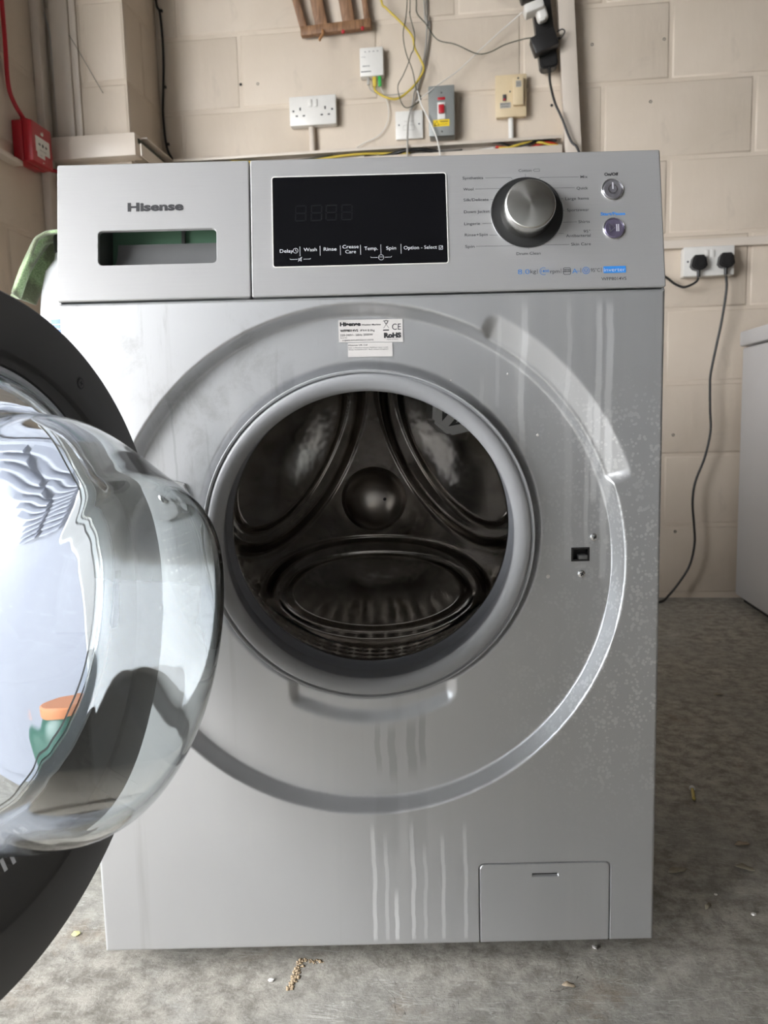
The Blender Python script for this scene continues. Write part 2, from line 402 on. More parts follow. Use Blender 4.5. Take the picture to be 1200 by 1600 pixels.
def pl_left(o, y, z, wd): o.rotation_euler = (0, 0, PI/2); o.location = (XL+.0002, y, z)
courses(wl, 1.02, PY, pl_left, (1.02, 1.23))
for x, z in ((-.589, 1.644), (-.534, 1.642), (.488, 1.684), (.696, 1.684), (.66, 1.512), (.37, 1.52), (.745, .52), (.757, .215)):
    o = lathe('drill_hole', [(0, .0012), (.0022, .001), (.003, -.0006), (.0045, .0004)], M_dark, wb, x, z, 12, cy=YB-.001)

# corner and pier timber
tr = struct(box('trim_1', -1.065, -1.012, PY-.018, PY, 1.40, ZC, M_trim, bev=.002))
tr = struct(box('trim_2', -1.012, -.992, PY-.009, PY, 1.40, ZC, M_trim, bev=.002))
struct(box('trim_3', XL, XL+.024, 1.425, 1.467, 0, ZC, M_trim, bev=.003))

# dado trunking round the pier and along the back wall: back plate, lips, open middle
tk = empty('cable_trunking', (0, YB, 1.35)); tag(tk, 'cream open-fronted cable trunking along the back wall above the washing machine', 'trunking')
def rel(o, p): o.location = -Vector(p.location); o.parent = p; return o
def part(o, p):
    o.parent = p; o.matrix_parent_inverse = Matrix.Translation(-Vector(p.location)) @ Matrix.Identity(4); 
    return o
T0 = .395
part(box('back_plate', PX1+.05, T0, YB-.003-.0045, YB-.0045, 1.35, 1.415, M_trim), tk)
part(box('top_rail', PX1+.05, T0, YB-.05, YB-.0075, 1.4115, 1.415, M_trim), tk)
part(box('top_lip', PX1+.05, T0, YB-.052, YB-.049, 1.4075, 1.416, M_trim, bev=.0006), tk)
part(box('bottom_lip', PX1+.05, T0, YB-.052, YB-.049, 1.35, 1.389, M_trim, bev=.0006), tk)
part(box('bottom_rail', PX1+.05, T0, YB-.05, YB-.0075, 1.35, 1.3535, M_trim), tk)
part(box('side_back_plate', PX1+.0045, PX1+.0075, PY-.0, YB-.05, 1.35, 1.415, M_trim), tk)
part(box('side_lip', PX1+.045, PX1+.049, PY-.045, YB-.05, 1.35, 1.384, M_trim, bev=.0006), tk)
part(box('side_top_rail', PX1+.0075, PX1+.049, PY-.0, YB-.0075, 1.4115, 1.415, M_trim), tk)
tk2 = tag(box('covered_trunking', XL+.03, PX1+.033, PY-.05, PY-.001, 1.352, 1.414, M_trim, bev=.003), 'cream boxed trunking cover across the front of the pier', 'trunking')
# cables lying inside the trunking
for i, (m, x0, x1, r, yy, zz) in enumerate(((M_olive, -.78, -.30, .0045, .020, 1.400), (M_yellow, -.62, -.06, .004, .030, 1.398), (M_blackcable, -.20, .10, .005, .036, 1.398), (M_white, -.33, .20, .006, .018, 1.392), (M_redcable, .20, .385, .0045, .030, 1.395), (M_yellow, .21, .385, .0035, .038, 1.400), (M_greycable, -.1, .38, .006, .014, 1.396), (M_blackcable, .19, .38, .003, .040, 1.403))):
    pts = [(x0+(x1-x0)*t/7, YB-yy-.004*math.sin(t*1.7+i), zz+.007*math.sin(t*1.1+i*2)) for t in range(8)]
    nm = ('dark green', 'yellow', 'black', 'white', 'red', 'yellow', 'grey', 'thin black')[i]
    pos = ('left stretch', 'left stretch', 'middle', 'left half', 'right end', 'right end beside the red one', 'right half', 'right end')[i]
    tag(tube('cable', pts, r, m), f'{nm} cable lying in the open trunking, {pos}', 'cable', 'cables in the open trunking')
tag(tube('cable', [(PX1+.03, PY-.03, 1.397), (PX1+.028, 1.55, 1.400), (PX1+.03, 1.63, 1.395), (PX1+.028, 1.68, 1.393)], .008, M_olive), 'dark green cable in the trunking on the pier side', 'cable', 'cables in the open trunking')

# vertical trunking, right of the sockets
mt = Matrix.Translation((.425, 0, 1.4)) @ Matrix.Rotation(math.radians(-3.2), 4, 'Y') @ Matrix.Translation((-.425, 0, -1.4))
vt = empty('vertical_trunking', (.42, YB, 1.0)); tag(vt, 'cream vertical trunking running up the back wall right of the black extension lead', 'trunking')
part(box('trunking_base', .405, .447, YB-.048, YB-.0015, 1.0, ZC-.02, M_trim, bev=.001, mtx=mt), vt)
part(box('trunking_lid', .402, .450, YB-.056, YB-.0485, 1.0, ZC-.02, M_trim, bev=.002, mtx=mt), vt)
dr_ = tag(box('horizontal_trunking', .47, XR-.002, YB-.019, YB-.0015, 1.081, 1.106, M_trim, bev=.002), 'slim cream trunking on the back wall, running right of the machine above the freezer', 'trunking')

# ------------------------------------------------------------------ wall fittings
def double_socket(name, x, z, label, switch_on=True, yf=YB-.032):
    e = empty(name, (x+.073, YB, z)); tag(e, label, 'socket', 'double sockets on the back wall')
    part(box('back_box', x+.001, x+.145, yf+.009, YB-.0012, z+.001, z+.085, M_white, bev=.002), e)
    part(box('face_plate', x, x+.146, yf, yf+.0085, z, z+.086, M_white, bev=.003), e)
    for s in (x+.060, x+.077): part(box('rocker_switch', s, s+.011, yf-.004, yf+.001, z+.053, z+.075, M_white, bev=.0015, mtx=Matrix.Identity(4)), e)
    for cx in (x+.034, x+.112):
        part(box('pin_hole', cx-.0022, cx+.0022, yf-.0002, yf+.003, z+.044, z+.053, M_dark), e)
        for d in (-.011, .011): part(box('pin_hole', cx+d-.0036, cx+d+.0036, yf-.0002, yf+.003, z+.0265, z+.0305, M_dark), e)
    for cx in (x+.0125, x+.1335): part(lathe('plate_screw', [(0, -.0006), (.0025, -.0004), (.0032, 0)], M_inkgrey, None, cx, z+.043, 12, cy=yf), e)
    return e
double_socket('double_socket', -.430, 1.498, 'white double socket with empty holes, left on the back wall above the machine')
tag(tube('conduit_stub', [(-.366, YB-.012, 1.50), (-.365, YB-.012, 1.46), (-.364, YB-.012, 1.417)], .0095, M_trim, seg=12), 'short cream conduit under the white double socket', 'conduit')
double_socket('double_socket', .754, .993, 'white double socket with two black plugs on the wall right of the machine', yf=YB-.042)
def plug13(x, z, label, rot=0):
    e = empty('plug', (x, YB-.042, z)); tag(e, label, 'plug', 'black plugs in the right-hand socket')
    yf = YB-.0422
    pts = [(x-.019, z+.012), (x-.012, z+.021), (x+.012, z+.021), (x+.019, z+.012), (x+.023, z-.010), (x+.016, z-.019), (x+.006, z-.022), (x-.006, z-.022), (x-.016, z-.019), (x-.023, z-.010)]
    part(plate('plug_body', pts, yf-.027, yf, M_black, bev=.005), e)
    part(plate('grip', [(x+(a-x)*.62, z+(b-z)*.62) for a, b in pts], yf-.030, yf-.024, M_black, bev=.001), e)
    part(tube('strain_relief', [(x, yf-.013, z-.018), (x, yf-.013, z-.030), (x, yf-.013, z-.042)], .0052, M_black, seg=10), e)
plug13(.794, 1.030, 'black plug in the left half of the right-hand double socket')
plug13(.872, 1.033, 'black plug in the right half of the right-hand double socket')
tag(tube('power_cord', [(.794, 1.674, .986), (.788, 1.674, .975), (.773, 1.675, .966), (.752, 1.677, .961), (.728, 1.68, .972), (.705, 1.68, .990), (.66, 1.66, 1.01), (.60, 1.6, 1.0), (.5, 1.5, .95)], .0036, M_blackcable), 'black power cord curving left from the left plug behind the machine', 'cable')
tag(tube('power_cord', [(.872, 1.674, .989), (.876, 1.677, .951), (.868, 1.685, .864), (.856, 1.69, .790), (.841, 1.69, .704), (.840, 1.69, .661), (.842, 1.69, .596), (.845, 1.69, .530), (.830, 1.69, .451), (.804, 1.69, .376), (.797, 1.69, .314), (.803, 1.69, .241), (.806, 1.69, .182), (.793, 1.69, .114), (.763, 1.69, .060), (.730, 1.685, .018), (.70, 1.66, .0045), (.62, 1.60, .0045), (.52, 1.55, .0045)], .0038, M_blackcable), 'long black power cord hanging from the right plug down to the floor', 'cable')

# network terminal
e = empty('network_box', (-.17, YB, 1.628)); tag(e, 'white square network terminal box with yellow and green plugs below', 'network box')
part(box('housing', -.207, -.135, YB-.032, YB-.0012, 1.628, 1.711, M_white, bev=.004), e)
for i in range(4): part(box('status_light', -.192+.0125*i, -.187+.0125*i, YB-.0325, YB-.0318, 1.697, 1.6985, M_inkgrey), e)
part(text('POWER', -.201, 1.682, .0026, .012, M_inkgrey, None, y=YB-.0323), e); part(text('SERVICE', -.199, 1.655, .004, .022, M_inkgrey, None, y=YB-.0323, bold=.02), e)
part(box('printed_bar', -.204, -.173, YB-.0323, YB-.0318, 1.640, 1.6425, M_inkgrey), e)
tag(box('network_plug', -.170, -.158, YB-.030, YB-.018, 1.600, 1.627, M_yellow, bev=.002), 'yellow plug under the white network box', 'plug')
tag(box('network_plug', -.153, -.143, YB-.030, YB-.020, 1.598, 1.627, M_green, bev=.002), 'green plug under the white network box', 'plug')
tag(box('network_plug', -.187, -.178, YB-.028, YB-.018, 1.606, 1.627, M_greycable, bev=.002), 'grey plug under the white network box', 'plug')
def cable(label, pts, r, m, seg=8, name='cable', grp='loose cables on the back wall'): return tag(tube(name, pts, r, m, seg=seg), label, 'cable', grp)
TOPZ = 2.5
cable('yellow network cable looping down from above to the network box', [(-.164, 1.706, 1.600), (-.161, 1.70, 1.585), (-.132, 1.69, 1.562), (-.096, 1.69, 1.554), (-.060, 1.69, 1.573), (-.032, 1.69, 1.601), (-.013, 1.69, 1.633), (-.023, 1.69, 1.663), (-.038, 1.69, 1.693), (-.045, 1.69, 1.727), (-.068, 1.69, 1.758), (-.095, 1.69, 1.786), (-.122, 1.69, 1.813), (-.137, 1.69, 1.84), (-.15, 1.70, 2.0), (-.15, 1.71, TOPZ)], .0032, M_yellow)
cable('thin white fibre curving from the green plug to the trunking', [(-.148, 1.705, 1.599), (-.131, 1.72, 1.566), (-.124, 1.72, 1.528), (-.133, 1.72, 1.490), (-.158, 1.72, 1.461), (-.207, 1.72, 1.441), (-.24, 1.718, 1.42)], .0013, M_white)
cable('thin grey lead from the grey plug under the network box', [(-.182, 1.707, 1.607), (-.177, 1.71, 1.592), (-.149, 1.71, 1.578), (-.109, 1.71, 1.574), (-.069, 1.71, 1.579), (-.045, 1.712, 1.591), (-.03, 1.713, 1.60)], .0015, M_greycable)
cable('thin black cable hanging in a tangled loop left of the grey switch', [(-.055, 1.70, TOPZ), (-.055, 1.69, 1.95), (-.058, 1.68, 1.825), (-.063, 1.68, 1.775), (-.072, 1.68, 1.732), (-.065, 1.68, 1.680), (-.046, 1.68, 1.627), (-.036, 1.68, 1.575), (-.022, 1.68, 1.544), (-.052, 1.68, 1.525), (-.072, 1.68, 1.525), (-.085, 1.68, 1.548), (-.091, 1.68, 1.586), (-.074, 1.676, 1.614), (-.056, 1.674, 1.650), (-.049, 1.674, 1.671), (-.041, 1.675, 1.686), (-.038, 1.68, 1.729), (-.051, 1.68, 1.788), (-.049, 1.685, 1.86), (-.045, 1.70, TOPZ)], .0014, M_olive)
cable('thin black lead sagging across the wall to the black adapter', [(-.03, 1.70, TOPZ), (-.032, 1.68, 1.95), (-.030, 1.67, 1.818), (-.029, 1.67, 1.782), (-.004, 1.67, 1.751), (.030, 1.67, 1.704), (.083, 1.67, 1.687), (.145, 1.67, 1.657), (.183, 1.67, 1.658), (.229, 1.67, 1.676), (.282, 1.665, 1.685), (.310, 1.655, 1.682)], .0016, M_olive)
cable('grey cable hanging straight down behind the black tangle', [(-.012, 1.715, TOPZ), (-.009, 1.715, 1.836), (-.002, 1.715, 1.792), (-.007, 1.715, 1.704), (-.024, 1.715, 1.631), (-.041, 1.715, 1.587), (-.050, 1.712, 1.545), (-.062, 1.700, 1.495), (-.065, 1.672, 1.43), (-.066, 1.665, 1.37)], .0028, M_greycable)
cable('second grey cable beside the first, down to the blank plate', [(-.006, 1.722, TOPZ), (-.002, 1.722, 1.83), (.006, 1.722, 1.78), (.0, 1.722, 1.71), (-.016, 1.722, 1.64), (-.033, 1.722, 1.59), (-.045, 1.721, 1.545), (-.06, 1.7215, 1.53)], .0026, M_greycable)
cable('thin white lead running diagonally from the white adapter to the tangle', [(.278, 1.665, 1.759), (.246, 1.69, 1.745), (.207, 1.70, 1.720), (.153, 1.70, 1.677), (.090, 1.70, 1.626), (.042, 1.69, 1.593), (.0, 1.675, 1.560), (-.038, 1.68, 1.538)], .0014, M_white)
cable('white cable hanging in front of the grey switch box', [(-.036, 1.69, 1.578), (-.030, 1.675, 1.560), (-.021, 1.67, 1.525), (-.002, 1.667, 1.486), (.021, 1.665, 1.433), (.032, 1.662, 1.385), (.036, 1.66, 1.34)], .0022, M_white)
cable('black cord dropping from the extension lead behind the machine', [(.357, 1.668, 1.604), (.358, 1.666, 1.562), (.371, 1.66, 1.503), (.390, 1.655, 1.458), (.417, 1.655, 1.391), (.436, 1.65, 1.366), (.45, 1.64, 1.30), (.45, 1.63, 1.1)], .0036, M_blackcable)
# blank plate
e = empty('blanking_plate', (-.062, YB, 1.447)); tag(e, 'small white square blanking plate left of the grey switch', 'wall plate')
part(box('face_plate', -.104, -.020, YB-.012, YB-.0012, 1.446, 1.5285, M_white, bev=.002), e)
for cx in (-.093, -.031): part(lathe('plate_screw', [(0, -.0006), (.002, -.0004), (.0026, 0)], M_inkgrey, None, cx, 1.488, 12, cy=YB-.012), e)
part(text('TELEPHONE', -.062, 1.496, .003, .03, M_greycable, None, y=YB-.0123, align='C'), e); part(polyline('embossed_line', rrect(-.08, -.045, 1.472, 1.486, .002, 2), .0008, YB-.0122, M_greycable, None, True), e)
# isolator switch
e = empty('isolator_switch', (.038, YB, 1.436)); tag(e, 'grey metal isolator switch box with a red rocker and yellow warning sticker', 'switch')
mb = M_grey_metal
part(box('back_box', .002, .078, YB-.042, YB-.0012, 1.437, 1.579, mb, bev=.003), e)
part(box('face_plate', 0, .078, YB-.050, YB-.0425, 1.436, 1.580, mb, bev=.003), e)
part(box('neon_lamp', .0275, .0505, YB-.0515, YB-.0495, 1.538, 1.546, M_red, bev=.001), e)
part(box('rocker_surround', .0265, .0505, YB-.0525, YB-.0495, 1.483, 1.531, M_white, bev=.001), e)
part(box('red_rocker', .030, .047, YB-.0600, YB-.052, 1.498, 1.523, M_red, bev=.002, mtx=None), e)
part(box('warning_sticker', .013, .062, YB-.0506, YB-.0499, 1.463, 1.482, M_orange), e)
part(polyline('warning_triangle', [(.017, 1.466), (.024, 1.479), (.031, 1.466)], .0014, YB-.0509, M_inkblack, None, True), e)
part(text('WARNING', .034, 1.4745, .0042, .024, M_inkblack, None, y=YB-.0509, bold=.03), e); part(text('ISOLATE SUPPLY', .034, 1.467, .0032, .024, M_inkblack, None, y=YB-.0509), e)
for z in (1.5585, 1.448): part(lathe('plate_screw', [(0, -.0012), (.002, -.001), (.003, 0)], M_chrome, None, .039, z, 12, cy=YB-.050), e)
# yellowed fused socket with clip-on unit
e = empty('fused_outlet', (.247, YB, 1.484)); tag(e, 'yellowed cream fused outlet with a clip-on unit and small printed label', 'outlet')
part(box('back_box', .204, .291, YB-.024, YB-.0012, 1.488, 1.600, M_cream, bev=.002), e)
part(box('face_plate', .200, .293, YB-.030, YB-.0245, 1.484, 1.605, M_cream, bev=.003), e)
part(box('clip_on_unit', .252, .283, YB-.044, YB-.0305, 1.512, 1.590, M_cream, bev=.003), e)
part(box('small_label', .2605, .276, YB-.0446, YB-.0439, 1.562, 1.580, M_greycable), e)
for q in range(3): part(polyline('printed_line', [(.262, 1.566+.0045*q), (.2745, 1.566+.0045*q)], .0012, YB-.0449, M_inkgrey, None), e)
part(lathe('button', [(0, -.002), (.0024, -.0016), (.003, 0)], M_inkgrey, None, .267, 1.587, 12, cy=YB-.044), e)
part(box('rocker_switch', .222, .232, YB-.034, YB-.0295, 1.530, 1.548, M_inkgrey, bev=.001), e)
part(box('rocker_mark', .2235, .2305, YB-.0344, YB-.0338, 1.531, 1.536, M_red), e)
part(lathe('plate_screw', [(0, -.001), (.002, -.0008), (.0026, 0)], M_inkgrey, None, .244, 1.556, 12, cy=YB-.030), e)
part(box('printed_label', .214, .246, YB-.0306, YB-.0299, 1.510, 1.526, M_greycable), e)
part(text('MASTER', .216, 1.520, .003, .028, M_inkgrey, None, y=YB-.0309, bold=.02), e); part(text('SOCKET', .218, 1.513, .003, .024, M_inkgrey, None, y=YB-.0309, bold=.02), e)
tag(tube('conduit_stub', [(.247, YB-.013, 1.487), (.2475, YB-.013, 1.45), (.248, YB-.013, 1.417)], .0085, M_white, seg=12), 'short white conduit under the yellowed outlet', 'conduit')

# extension lead hung diagonally
mx = Matrix.Translation((.357, 0, 1.61)) @ Matrix.Rotation(math.radians(-7.5), 4, 'Y')
e = empty('extension_lead', (.36, YB, 1.6)); tag(e, 'black multi-way extension lead hung upright beside the cream vertical trunking', 'extension lead')
part(plate('housing', rrect(-.026, .026, -.006, .32, .014), YB-.060, YB-.022, M_black, bev=.004, mtx=mx), e)
for zc in (.10, .155, .215, .27):
    part(box('pin_hole', -.002, .002, YB-.0603, YB-.056, zc+.008, zc+.016, M_dark, mtx=mx), e)
    for d in (-.011, .011): part(box('pin_hole', d-.004, d+.004, YB-.0603, YB-.056, zc-.010, zc-.006, M_dark, mtx=mx), e)
part(tube('strain_relief', [(.357, 1.689, 1.608), (.357, 1.683, 1.602), (.357, 1.672, 1.592)], .005, M_black, seg=10), e)
ma = Matrix.Translation((.340, 0, 1.662)) @ Matrix.Rotation(math.radians(-20), 4, 'Y')
e = empty('black_adapter', (.34, 1.66, 1.66)); tag(e, 'black power adapter plugged across the extension lead', 'adapter')
part(box('adapter_body', -.037, .036, 1.630, 1.6695, -.024, .025, M_black, bev=.005, mtx=ma), e)
part(tube('cord_loop', [(.372, 1.655, 1.672), (.388, 1.655, 1.676), (.398, 1.650, 1.690), (.390, 1.650, 1.697), (.376, 1.653, 1.692)], .0017, M_black), e)
part(tube('strain_relief', [(.366, 1.655, 1.670), (.376, 1.655, 1.673), (.386, 1.655, 1.676)], .004, M_black), e)
mw = Matrix.Translation((.318, 0, 1.752)) @ Matrix.Rotation(math.radians(-17), 4, 'Y')
e = empty('white_adapter', (.32, 1.66, 1.74)); tag(e, 'white power adapter plugged into the extension lead above the black one', 'adapter')
part(box('adapter_body', -.036, .020, 1.620, 1.6695, -.008, .018, M_white, bev=.006, mtx=mw), e)
part(box('adapter_neck', -.005, .026, 1.635, 1.6697, -.034, .006, M_white, bev=.010, seg=4, mtx=mw), e)
part(box('plug_lip', -.006, .014, 1.628, 1.650, -.040, -.030, M_white, bev=.004, mtx=mw), e)
mk = Matrix.Translation((.305, 0, 1.806)) @ Matrix.Rotation(math.radians(-17), 4, 'Y')
tag(box('black_plug', -.038, .030, 1.632, 1.6695, -.022, .024, M_black, bev=.005, mtx=mk), 'black plug at the very top edge, above the white adapter', 'plug')
cable('thin black lead at the very top, left of the extension lead', [(.270, 1.66, 1.800), (.24, 1.665, 1.799), (.21, 1.67, 1.81), (.18, 1.69, 1.84), (.17, 1.71, 2.0), (.17, 1.715, TOPZ)], .0016, M_olive)

# slatted wooden rack
e = empty('wooden_rack', (-.28, YB, 1.76)); tag(e, 'worn pine slatted wall rack with small hooks, cut off by the top edge', 'rack')
my = Matrix.Translation((-.386, 0, 1.758)) @ Matrix.Rotation(math.radians(-2.2), 4, 'Y')
part(box('bottom_rail', 0, .2165, YB-.034, YB-.012, 0, .026, M_wood, bev=.0015, mtx=my), e)
for (xa, xb, lean) in ((-.002, .020, -.018), (.046, .084, -.012), (.130, .168, -.010), (.196, .2125, -.006)):
    bm = bmesh.new(); vs = bbox(bm, xa, xb, YB-.031, YB-.014, .024, .44, .0012)
    for v in bm.verts: v.co.x += lean*(v.co.z-.024)/.075*.9
    bmesh.ops.transform(bm, matrix=my, verts=bm.verts)
    part(frombm('slat', bm, M_wood, None, True, 40), e)
part(box('top_rail', -.11, .19, YB-.034, YB-.012, .44, .466, M_wood, bev=.0015, mtx=my), e)
part(tube('hook', [(-.316, 1.688, 1.764), (-.314, 1.680, 1.750), (-.319, 1.678, 1.742), (-.324, 1.676, 1.734), (-.322, 1.675, 1.731)], .0045, plain('pale_beech', (.40, .2, .09), .5)), e)
for x, z in ((-.253, 1.757), (-.194, 1.7625)):
    hk = part(lathe('hook_knob', [(0, -.006), (.004, -.005), (.006, 0), (.004, .005), (0, .006)], M_red, None, x, z-.004, 16, cy=1.684), e)
    part(tube('hook_stem', [(x, 1.696, z+.004), (x, 1.69, z+.003), (x, 1.684, z-.003)], .0022, M_chrome), e)

# clipped black cable near the corner
e = empty('clipped_cable', (-.845, YB, 1.43)); tag(e, 'black cable clipped down the corner of the back wall beside the pier', 'cable')
part(tube('cable_run', [(-.86, 1.7225, ZC-.01), (-.856, 1.7225, 2.1), (-.846, 1.7225, 1.907), (-.836, 1.7225, 1.872), (-.832, 1.7225, 1.80), (-.833, 1.7225, 1.72), (-.838, 1.7225, 1.648), (-.844, 1.7225, 1.566), (-.838, 1.7225, 1.473), (-.822, 1.7225, 1.432), (-.815, 1.7185, 1.418)], .0037, M_blackcable), e)
for x, z in ((-.836, 1.875), (-.838, 1.65), (-.838, 1.478)):
    part(box('cable_clip', x+.002, x+.0095, 1.7185, 1.7275, z-.0035, z+.0035, M_black, bev=.001), e)
# loose wires over the pier
cable('thin dark wire hanging loose in front of the pier', [(-1.06, 1.47, 2.2), (-1.057, 1.47, 1.9), (-1.050, 1.47, 1.797), (-1.033, 1.47, 1.740), (-.991, 1.47, 1.665), (-.950, 1.47, 1.59), (-.922, 1.47, 1.539)], .0008, M_olive, grp='loose wires in the left corner')
cable('thin pale cable slanting behind the corner batten', [(-1.100, 1.462, 1.9), (-1.088, 1.462, 1.80), (-1.072, 1.465, 1.735), (-1.068, 1.47, 1.68), (-1.069, 1.475, 1.5), (-1.070, 1.478, 1.42)], .0022, M_greycable, grp='loose wires in the left corner')

# fire alarm call point on the left wall: built facing +x
e = empty('fire_call_point', (XL, 1.25, 1.30)); tag(e, 'red fire alarm call point with a white pressing panel on the left wall', 'call point')
def leftbox(nm, x0, x1, y0, y1, z0, z1, m, bev=0): return part(box(nm, XL+x0, XL+x1, y0, y1, z0, z1, m, bev=bev), e)
leftbox('back_box', .001, .030, 1.288, 1.390, 1.305, 1.412, M_red, .003)
leftbox('housing', .0305, .058, 1.288, 1.390, 1.305, 1.412, M_red, .005)
leftbox('pressing_panel', .0575, .0592, 1.303, 1.372, 1.335, 1.375, M_white)
leftbox('panel_tab', .0575, .0590, 1.308, 1.345, 1.322, 1.335, M_white)
leftbox('keyhole', .0575, .0590, 1.334, 1.340, 1.311, 1.313, M_white)
def lefttext(s, y, z, cap, wd, m): 
    mt_ = Matrix.Translation((XL+.0595, y, z)) @ Matrix.Rotation(PI/2, 4, 'Z')
    return part(text(s, 0, 0, cap, wd, m, None, y=0, mtx=mt_, align='C'), e)
for k, yy in enumerate((1.320, 1.3365, 1.353)):
    if k == 1: part(tube('target_dot', [(XL+.0592, yy, 1.356), (XL+.0598, yy, 1.356)], .0045, M_inkblack, seg=16, sub=1), e)
    else:
        s = 1 if k == 0 else -1
        bm = bmesh.new(); bm.faces.new([bm.verts.new((XL+.0596, yy+s*a, 1.356+b)) for a, b in ((-.006, .002), (0, .002), (0, .005), (.006, 0), (0, -.005), (0, -.002), (-.006, -.002))])
        part(frombm('arrow', bm, M_inkblack), e)
lefttext('PRESS HERE', 1.337, 1.340, .0035, .030, M_inkblack); lefttext('TEST', 1.326, 1.326, .0035, .014, M_inkgrey)
bm = bmesh.new(); bm.faces.new([bm.verts.new((XL+.0592, 1.337+a, 1.386+b)) for a, b in ((-.008, -.001), (-.004, .006), (-.001, .001), (.003, .009), (.007, .003), (.005, -.003), (-.004, -.004))]); part(frombm('flame_symbol', bm, M_white), e)
part(tube('cable_gland', [(XL+.022, 1.320, 1.411), (XL+.022, 1.320, 1.423)], .0125, M_red, seg=14, sub=1), e)
cable('red fire-alarm cable coming down the left wall into the call point', [(XL+.01, 1.27, ZC-.02), (XL+.01, 1.272, 2.0), (XL+.010, 1.275, 1.63), (XL+.011, 1.272, 1.50), (XL+.014, 1.288, 1.455), (XL+.022, 1.318, 1.422)], .006, M_red, grp='red fire-alarm cables')
cable('red fire-alarm cable running right from the call point behind the machine', [(XL+.022, 1.389, 1.317), (XL+.014, 1.41, 1.317), (XL+.012, 1.424, 1.322), (XL+.030, 1.45, 1.328), (XL+.030, 1.475, 1.325), (XL+.035, 1.476, 1.30), (XL+.07, 1.476, 1.24)], .0052, M_red, grp='red fire-alarm cables')
tag(box('wall_conduit_box', XL+.001, XL+.03, 1.15, 1.283, 1.29, 1.303, M_trim, bev=.002), 'cream ledge of trunking below the call point on the left wall', 'trunking')

# ------------------------------------------------------------------ chest freezer on the right
FX = .925
e = empty('chest_freezer', (1.35, 1.3, 0)); tag(e, 'grey-white chest freezer standing right of the washing machine, cut by the frame', 'freezer')
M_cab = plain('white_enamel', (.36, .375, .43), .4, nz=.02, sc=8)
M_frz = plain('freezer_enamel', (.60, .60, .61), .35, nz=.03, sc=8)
part(box('cabinet', FX+.008, FX+.92, .98, YB-.035, .02, .778, M_frz, bev=.006), e)
part(box('lid', FX, FX+.93, .965, YB-.03, .782, .826, M_frz, bev=.006), e)
part(box('lid_handle', FX+.40, FX+.52, .945, .968, .785, .810, M_greycable, bev=.004), e)
part(box('plinth', FX+.03, FX+.90, 1.0, YB-.05, 0, .0195, M_dark), e)

# ------------------------------------------------------------------ floor litter
def leaf(x, y, s, rz, m, label, grp='dry leaves on the floor'):
    bm = bmesh.new(); n = 9; L = []; Rr = []; Mi = []
    for i in range(n):
        t = i/(n-1); wd = s*.22*math.sin(PI*t)**.8*(1+.15*math.sin(9*t)); zz = .0012+.0018*math.sin(PI*t)
        Mi.append(bm.verts.new((s*(t-.5), 0, zz+.0006))); L.append(bm.verts.new((s*(t-.5), wd, zz+.0018*math.sin(5*t)**2))); Rr.append(bm.verts.new((s*(t-.5), -wd, zz)))
    for i in range(n-1):
        for a, b in ((L, Mi), (Mi, Rr)):
            try: bm.faces.new((a[i], a[i+1], b[i+1], b[i]))
            except ValueError: pass
    o = frombm('dry_leaf', bm, m, None, True); o.location = (x, y, 0.0); o.rotation_euler = (0, 0, rz); md = o.modifiers.new('s', 'SOLIDIFY'); md.thickness = .0004
    return tag(o, label, 'leaf', grp)
M_leaf = plain('dry_leaf', (.30, .27, .20), .7, sc=200, nz=.3); M_leaf2 = plain('tan_leaf', (.34, .27, .19), .7, sc=200, nz=.2)
leaf(.366, .201, .026, .3, M_leaf, 'flat grey-brown leaf on the floor right of the machine, left of two at that depth')
leaf(.454, .213, .024, -.5, M_leaf, 'flat grey-brown leaf farther right on the floor at the frame edge')
leaf(.383, .129, .014, .9, M_leaf, 'curled pale leaf on the floor beside the long scratch')
leaf(.47, .27, .02, .1, M_leaf2, 'thin tan leaf sliver on the floor near the right edge')
leaf(.200, -.015, .014, -.15, M_leaf2, 'small tan leaf in front of the service flap')
leaf(.62, .85, .02, .2, M_leaf, 'distant pale leaf on the dark floor behind, beside the machine')
def crumb(x, y, s, m, label, seed, flat=.5, name='stone_chip'):
    bm = bmesh.new(); bmesh.ops.create_icosphere(bm, subdivisions=1, radius=s)
    rd = random.Random(seed)
    for v in bm.verts: v.co *= rd.uniform(.65, 1.2); v.co.z = v.co.z*flat+s*flat*.8
    o = frombm(name, bm, m); o.location = (x, y, 0); return tag(o, label, 'chip', 'chips of stone and plaster on the floor')
M_chip = plain('pale_stone', (.72, .70, .66), .6); M_sand = plain('sandy_plaster', (.36, .27, .17), .8, nz=.2, sc=300); M_yfl = plain('yellow_flake', (.62, .60, .30), .7)
crumb(.431, .119, .0035, M_chip, 'white chip on the floor near the right edge', 1)
crumb(.236, .047, .0035, M_chip, 'white chip just under the front edge below the service flap', 2)
crumb(-.114, -.029, .0035, M_chip, 'small pale chip left of the sandy plaster smear', 3)
crumb(-.362, .028, .006, M_yfl, 'pale yellow flake left of the machine base', 4, .25)
crumb(.40, .155, .002, M_chip, 'tiny pale chip right of the machine base', 5)
bm = bmesh.new()
rs = random.Random(5); stem = [(-.091+.004*k/40+rs.gauss(0, .0016), -.040+.040*k/40, rs.uniform(.0010, .0024)) for k in range(90) for _ in (0,) if k <= 40 or True][:41]
stem += [(-.091+rs.gauss(.001, .0018), rs.uniform(-.040, .002), rs.uniform(.0008, .002)) for _ in range(50)]+[(rs.uniform(-.090, -.062), .001+.3*0+rs.gauss(.003, .0014), rs.uniform(.0007, .0018)) for _ in range(45)]
